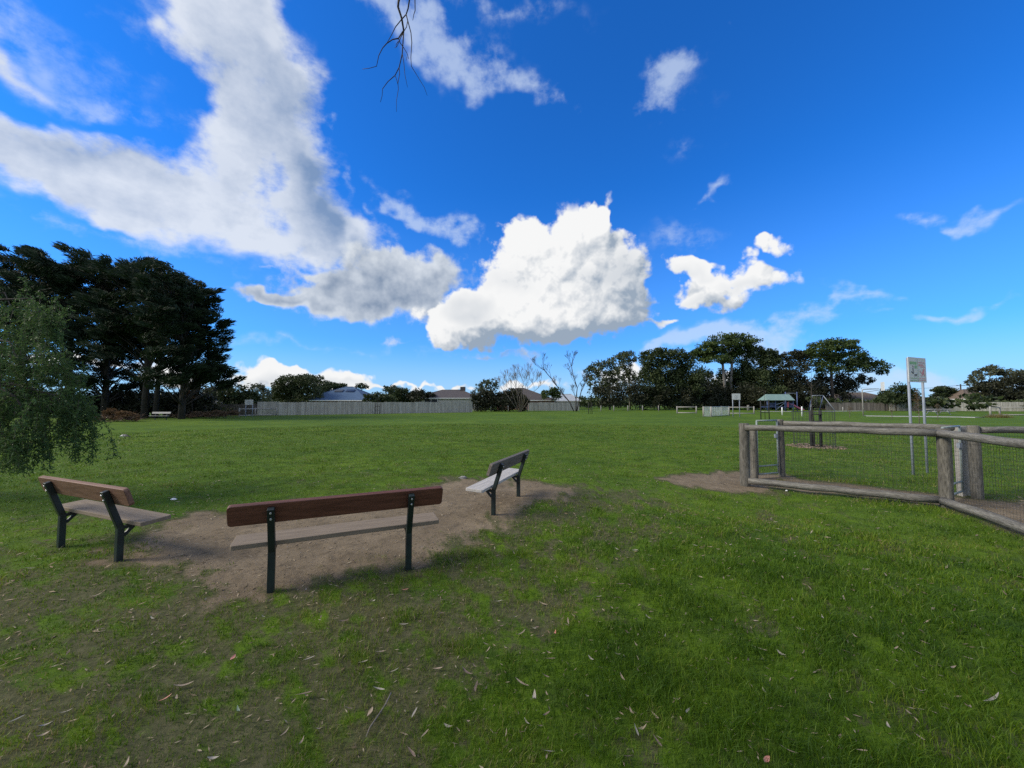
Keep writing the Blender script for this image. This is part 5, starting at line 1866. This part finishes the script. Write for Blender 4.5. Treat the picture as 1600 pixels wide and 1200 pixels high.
for i in range(260):
    a, r_ = random.uniform(0, 6.28), .95 * math.sqrt(random.random())
    x, y = r_ * math.cos(a), r_ * math.sin(a)
    mb.box((x, y, gz1(GUARD.x + x, GUARD.y + y) + .018), (random.uniform(.04, .09), random.uniform(.02, .04), .012), Matrix.Rotation(random.uniform(0, 3), 3, 'Z') @ Matrix.Rotation(random.uniform(-.4, .4), 3, 'X'))
o = mb.build('wood_chips', M['chips'], None, (GUARD.x, GUARD.y, 0))
tag(o, 'ring of scattered wood chips around the caged young tree', 'wood chips', kind='stuff')


def stake_guard(label, p1, p2, h, mat='black_stake', leafy=False):
    c = (p1 + p2) / 2
    root = thing('tree_stakes', label, 'tree stakes', (c.x, c.y, 0))
    for p in (p1, p2):
        o = p - c
        mb = MB()
        mb.tube([(o.x, o.y, -.1), (o.x, o.y, h)], .045, 7)
        mb.build('stake', M[mat], root)
    mb = MB()
    mb.bar(p1 - c + Vector((0, 0, h * .72)), p2 - c + Vector((0, 0, h * .72)), .02, .08)
    mb.bar(p1 - c + Vector((0, 0, h * .35)), p2 - c + Vector((0, 0, h * .35)), .02, .05)
    mb.build('tie', M[mat], root)
    mb = MB()
    mb.tube([(0, 0, -.05), (.02, 0, h * .8), (0, .02, h * 1.5)], [.025, .018, .006], 6)
    for i in range(7):
        a, z = random.uniform(0, 6.28), h * (.8 + .1 * i)
        mb.tube([(0, 0, z), (.25 * math.cos(a), .25 * math.sin(a), z + .25)], [.008, .003], 4, cap=False)
    mb.build('stem', M['twig'], root)


stake_guard('pair of black stakes round a thin stem left of the log fence gate', pt(1188.5, 38), pt(1201.5, 38), 1.95)
stake_guard('pair of dark stakes round a sapling in front of the sparse gum', pt(919.5, 58), pt(925, 58), 1.7)
stake_guard('pair of dark stakes in front of the long grey paling fence', pt(586, 57), pt(593.5, 57), 1.6)


def sapling(label, px, Y, ztop_py, leaves, dens):
    p = pt(px, Y)
    root = thing('sapling', label, 'sapling', p)
    zt = at(px, ztop_py, Y).z
    mb = MB()
    mb.tube([(0, 0, -.1), (.03, 0, zt * .4), (-.02, 0, zt * .75), (0, 0, zt)], [.028, .022, .014, .004], 6)
    P, A = [], []
    for i in range(26):
        z = zt * random.uniform(.35, .95)
        a = random.uniform(0, 6.28)
        l = random.uniform(.25, .6) * (1.2 - z / zt)
        e = Vector((l * math.cos(a), l * math.sin(a), z + l * .8))
        mb.tube([(0, 0, z), e], [.008, .003], 4, cap=False)
        for j in range(dens):
            t = random.random()
            P.append((e.x * t + random.gauss(0, .05), e.y * t + random.gauss(0, .05), z + (e.z - z) * t + random.gauss(0, .05)))
            A.append((math.cos(a), math.sin(a), random.uniform(-.8, .3)))
    mb.build('stem', M['bark_pale'], root)
    V, Fq = leaf_quads(np.array(P), np.array(A), .11, .35, .5)
    link_mesh('crown', mesh_np('crown', V, Fq), leaves, root)


M['leaf_rust'] = leaf_mat('rusty_sapling_foliage', [(.06, .055, .025), (.11, .075, .035), (.08, .05, .03), (.14, .10, .05)], .3)
sapling('sapling with rusty sparse leaves behind the dog rules sign', 1435, 26.5, 608, M['leaf_rust'], 16)
sapling('small thin sapling beside the concrete path, left of the dog rules sign', 1393, 40, 630, M['leaf_rust'], 5)
sapling('small thin sapling beside the concrete path, near the picnic bench', 1464.5, 37, 630, M['leaf_rust'], 5)
sapling('small thin sapling right of the swing frame', 1327, 42, 634, M['leaf_rust'], 4)

# dry tussock round a stake at the far right
dt = thing('dry_tussock', 'dry straw coloured tussock by the far post and rail fence', 'tussock', pt(1558, 43))
n = 900
a = rng.uniform(0, 6.283, n)
r_ = 1.1 * np.sqrt(rng.random(n))
Pb = np.stack([r_ * np.cos(a), r_ * np.sin(a), np.zeros(n)], -1)
tip = Pb * 1.25 + np.stack([rng.normal(0, .1, n), rng.normal(0, .1, n), rng.uniform(.15, .75, n) * (1.2 - r_ / 1.4)], -1)
sd = np.stack([np.cos(a + 1.57), np.sin(a + 1.57), np.zeros(n)], -1) * .012
V = np.stack([Pb - sd, Pb + sd, tip], 1).reshape(-1, 3)
M['straw'] = leaf_mat('dry_straw', [(.20, .15, .07), (.28, .22, .11), (.17, .14, .06), (.13, .14, .05)], .3)
link_mesh('blades', mesh_np('blades', V, np.arange(n * 3).reshape(-1, 3)), M['straw'], dt)['kind'] = 'stuff'


# ------------------------------------------------------------------ bird on the grass
def bird():
    p = G(195, 686)
    root = thing('bird', 'black and white bird feeding on the open grass', 'bird', (p.x, p.y, gz1(p.x, p.y)), R(178))
    prof = [(-.17, .12, .012, .006), (-.11, .135, .03, .02), (-.05, .15, .052, .048), (.02, .155, .06, .062), (.08, .16, .05, .055), (.12, .165, .032, .038), (.145, .155, .026, .03), (.175, .14, .030, .032), (.20, .13, .022, .024), (.215, .122, .008, .008)]
    mb = MB()
    n = 10
    vs_ = []
    for (x, z, ry, rz) in prof:
        for j in range(n):
            t = 6.283 * j / n
            vs_.append((x, ry * math.cos(t), z + rz * math.sin(t)))
    fs_ = [(i * n + j, i * n + (j + 1) % n, (i + 1) * n + (j + 1) % n, (i + 1) * n + j) for i in range(len(prof) - 1) for j in range(n)]
    fs_ += [tuple(reversed(range(n))), tuple(range((len(prof) - 1) * n, len(prof) * n))]
    mb.add(vs_, fs_, True)
    mb.build('body', M['feather_white'], root)
    for s in (-1, 1):
        w = MB()
        w.add([(.075, s * .054, .19), (.02, s * .072, .15), (-.08, s * .06, .125), (-.22, s * .02, .115), (-.1, s * .006, .19), (.02, s * .006, .225)], [(0, 1, 2, 3, 4, 5) if s < 0 else (5, 4, 3, 2, 1, 0)])
        o = w.build('wing', M['feather_black'], root)
        sm = o.modifiers.new('solid', 'SOLIDIFY')
        sm.thickness = .008
        l = MB()
        l.tube([(.01, s * .025, .11), (.0, s * .028, .055), (.015, s * .028, -.01)], [.008, .005, .005], 5)
        l.build('leg', M['feather_black'], root)
    b = MB()
    b.tube([(.21, 0, .122), (.245, 0, .10), (.265, 0, .085)], [.008, .006, .002], 6)
    b.build('beak', M['feather_black'], root)
    t = MB()
    t.add([(-.15, -.012, .125), (-.15, .012, .125), (-.27, .028, .10), (-.27, -.028, .10)], [(0, 1, 2, 3)])
    o = t.build('tail', M['feather_black'], root)
    o.modifiers.new('solid', 'SOLIDIFY').thickness = .008


bird()


# ------------------------------------------------------------------ litter on the ground
def leaf_mesh(name, L_, W, curl, twist, seed):
    rs = random.Random(seed)
    n = 7
    V, Fc = [], []
    for i in range(n + 1):
        t = i / n
        w = W * math.sin(math.pi * min(1, t * .96 + .02)) ** .8 * (1 - .35 * t)
        x = (t - .5) * L_
        z = curl * ((t - .5) ** 2) * 4 * L_ * .25
        yb = .18 * L_ * (t - .5) ** 2 * 4 * .3
        a = twist * (t - .5)
        for s in (-1, 0, 1):
            V.append((x, yb + s * w / 2 * math.cos(a), z + s * w / 2 * math.sin(a) + (abs(s) * w * .18)))
    for i in range(n):
        for j in range(2):
            q = i * 3 + j
            Fc.append((q, q + 3, q + 4, q + 1))
    me = bpy.data.meshes.new(name)
    me.from_pydata(V, [], Fc)
    me.polygons.foreach_set('use_smooth', [True] * len(Fc))
    me.update()
    return me


LEAFS = {}
for ck, mk in (('tan', 'leaf_tan'), ('pale', 'leaf_palegrey'), ('brown', 'leaf_brown'), ('pink', 'leaf_pink'), ('green', 'leaf_green')):
    LEAFS[ck] = []
    for i, (l, w, c, t) in enumerate(((.085, .017, .5, .6), (.065, .018, .9, -.9), (.105, .016, .3, .4), (.05, .022, .7, 1.0))):
        me = leaf_mesh('fallen_leaf', l, w, c, t, i)
        me.materials.append(M[mk])
        LEAFS[ck].append(me)


def put_leaf(px, py, ck, label, group=None, i=None, s=1.0, rz=None):
    p = G(px, py)
    o = link_mesh('fallen_leaf', LEAFS[ck][random.randrange(4) if i is None else i], None)
    b = float(bare_amount(np.array([p.x]), np.array([p.y]))[0])
    o.location = (p.x, p.y, gz1(p.x, p.y) + .008 + .018 * (1 - b))
    o.rotation_euler = (random.uniform(-.3, .3), random.uniform(-.25, .25), random.uniform(0, 6.28) if rz is None else rz)
    o.scale = (s, s, s)
    if group:
        where = 'on bare dirt' if b > .55 else 'on thin worn turf' if b > .2 else 'on green grass'
        label, group = label + ' ' + where, group + ' ' + where
    tag(o, label, 'leaf', group)


# leaves that stand out on their own
for px, py, ck, label, s in ((363, 1030, 'pink', 'curled pink leaf on thin grass in front of the red brown bench', 1.1), (630, 920, 'pink', 'pink leaf by the right leg of the red brown bench', 1.0), (867, 991, 'pink', 'pink leaf on a worn spot among green grass', 1.0),
                             (258, 1091, 'pink', 'small round pinkish leaf on the worn turf beside a tan one', .7), (372, 1110, 'green', 'grey green triangular leaf on dark bare soil', 1.0), (835, 1094, 'pale', 'large pale leaf on dense green grass', 1.35), (286, 1070, 'tan', 'broad tan leaf near the small round pinkish leaf', 1.15),
                             (729, 1052, 'brown', 'grey brown leaf at the edge of the long grass', 1.1), (743, 1076, 'brown', 'narrow brown leaf of two lying crosswise near the long grass', 1.0), (1222, 1024, 'pale', 'bright straw coloured leaf upright in green grass', 1.0), (1552, 1095, 'pale', 'thin white curved strip of bark leaf on worn turf', 1.2),
                             (578, 1112, 'tan', 'tan leaf beside the long thin twig', 1.1), (1197, 1190, 'pink', 'dull pink grey leaf standing in long grass', 1.1)):
    put_leaf(px, py, ck, label, None, None, s)
for ck, n, label in (('tan', 70, 'dry tan gum leaf lying'), ('pale', 50, 'dry pale grey gum leaf lying'), ('brown', 45, 'dull brown gum leaf lying')):
    for i in range(n):
        py = 850 + 345 * random.random() ** .8 if random.random() < .8 else random.uniform(770, 870)
        px = random.gauss(850, 420)
        while not -60 < px < 1660: px = random.gauss(850, 420)
        put_leaf(px, py, ck, label, 'scattered fallen gum leaves, ' + ck, None, random.uniform(.4, .9))

# crumbs of leaf and bark too small to pick apart
n = 5200
u = rng.random(n)
r_ = (1.3 ** .6 + u * (11 ** .6 - 1.3 ** .6)) ** (1 / .6)
th = rng.uniform(-R(58), R(58), n)
X, Y_ = r_ * np.sin(th), r_ * np.cos(th)
C = np.stack([X, Y_, gz(X, Y_) + .004 + .022 * rng.random(n) * (1 - bare_amount(X, Y_))], -1)
al = np.stack([rng.normal(0, 1, n), rng.normal(0, 1, n), rng.normal(0, .18, n)], -1)
al /= np.linalg.norm(al, axis=1, keepdims=True)
sd = np.stack([-al[:, 1], al[:, 0], rng.normal(0, .25, n)], -1)
s_ = rng.uniform(.006, .028, (n, 1)) * np.clip(r_[:, None] / 3.5, .7, 1.5)
V = np.stack([C - al * s_, C + sd * s_ * .22, C + al * s_, C - sd * s_ * .22], 1).reshape(-1, 3)
M['crumbs'] = leaf_mat('leaf_crumbs', [(.09, .065, .045), (.22, .165, .11), (.36, .30, .23), (.15, .11, .08)], .05, .8)
o = link_mesh('leaf_litter', mesh_np('leaf_litter', V, np.arange(n * 4).reshape(-1, 4)), M['crumbs'])
tag(o, 'fine crumbs of dead leaf and bark on the worn turf', 'leaf litter', kind='stuff')

# pebbles in the bare dirt
n_p = 0
Vs, Fs = [], []
while n_p < 700:
    px, py = random.uniform(180, 920), random.uniform(745, 925)
    p = G(px, py)
    if float(sdf_poly(np.array([p.x]), np.array([p.y]), DIRT)[0]) > .1: continue
    s = random.uniform(.004, .012)
    z = gz1(p.x, p.y) + s * .1
    b_ = len(Vs)
    Vs += [(p.x - s, p.y, z), (p.x, p.y - s * .8, z), (p.x + s, p.y, z), (p.x, p.y + s * .8, z), (p.x + s * .2, p.y, z + s * .7)]
    Fs += [(b_, b_ + 1, b_ + 4), (b_ + 1, b_ + 2, b_ + 4), (b_ + 2, b_ + 3, b_ + 4), (b_ + 3, b_, b_ + 4)]
    n_p += 1
M['pebble'] = leaf_mat('pebbles', [(.10, .08, .058), (.17, .135, .10), (.26, .215, .165), (.14, .11, .08)], 0, .85)
o = link_mesh('pebbles', mesh_np('pebbles', np.array(Vs), np.array(Fs)), M['pebble'])
tag(o, 'small pebbles scattered in the bare dirt between the benches', 'pebbles', kind='stuff')


def lump(name, label, cat, p, s, mat, seed):
    rs = random.Random(seed)
    me = bpy.data.meshes.new(name)
    V, Fc = [], []
    nu, nv = 10, 6
    for j in range(nv + 1):
        t = math.pi * j / nv
        for i in range(nu):
            a = 6.283 * i / nu
            r = 1 + rs.uniform(-.22, .22)
            V.append((s[0] * r * math.sin(t) * math.cos(a), s[1] * r * math.sin(t) * math.sin(a), s[2] * r * math.cos(t)))
    for j in range(nv):
        for i in range(nu):
            Fc.append((j * nu + i, (j + 1) * nu + i, (j + 1) * nu + (i + 1) % nu, j * nu + (i + 1) % nu))
    me.from_pydata(V, [], Fc)
    me.update()
    o = link_mesh(name, me, mat, None, (p.x, p.y, gz1(p.x, p.y) + s[2] * .5))
    tag(o, label, cat)


lump('stone', 'pale stone at the edge of the grass by the bleached bench', 'stone', G(723, 746), (.08, .06, .035), M['stone'], 3)
lump('paper_scrap', 'white crumpled paper scrap on the grass between two benches', 'litter', G(271, 780), (.05, .03, .02), M['paper'], 5)
lump('paper_scrap', 'tiny white scrap by the bottom rail of the log fence', 'litter', G(1229, 765), (.022, .018, .016), M['paper'], 6)
tw = MB()
Q = [G(x, y) + Vector((0, 0, .022)) for x, y in ((611, 1082), (602, 1100), (590, 1118), (578, 1135), (572, 1150))]
tw.tube([q + Vector((0, 0, gz1(q.x, q.y))) for q in Q], [.004, .0035, .0035, .003, .002], 6)
tag(tw.build('twig', M['bark_pale']), 'long thin fallen twig between bare soil and long grass', 'twig')
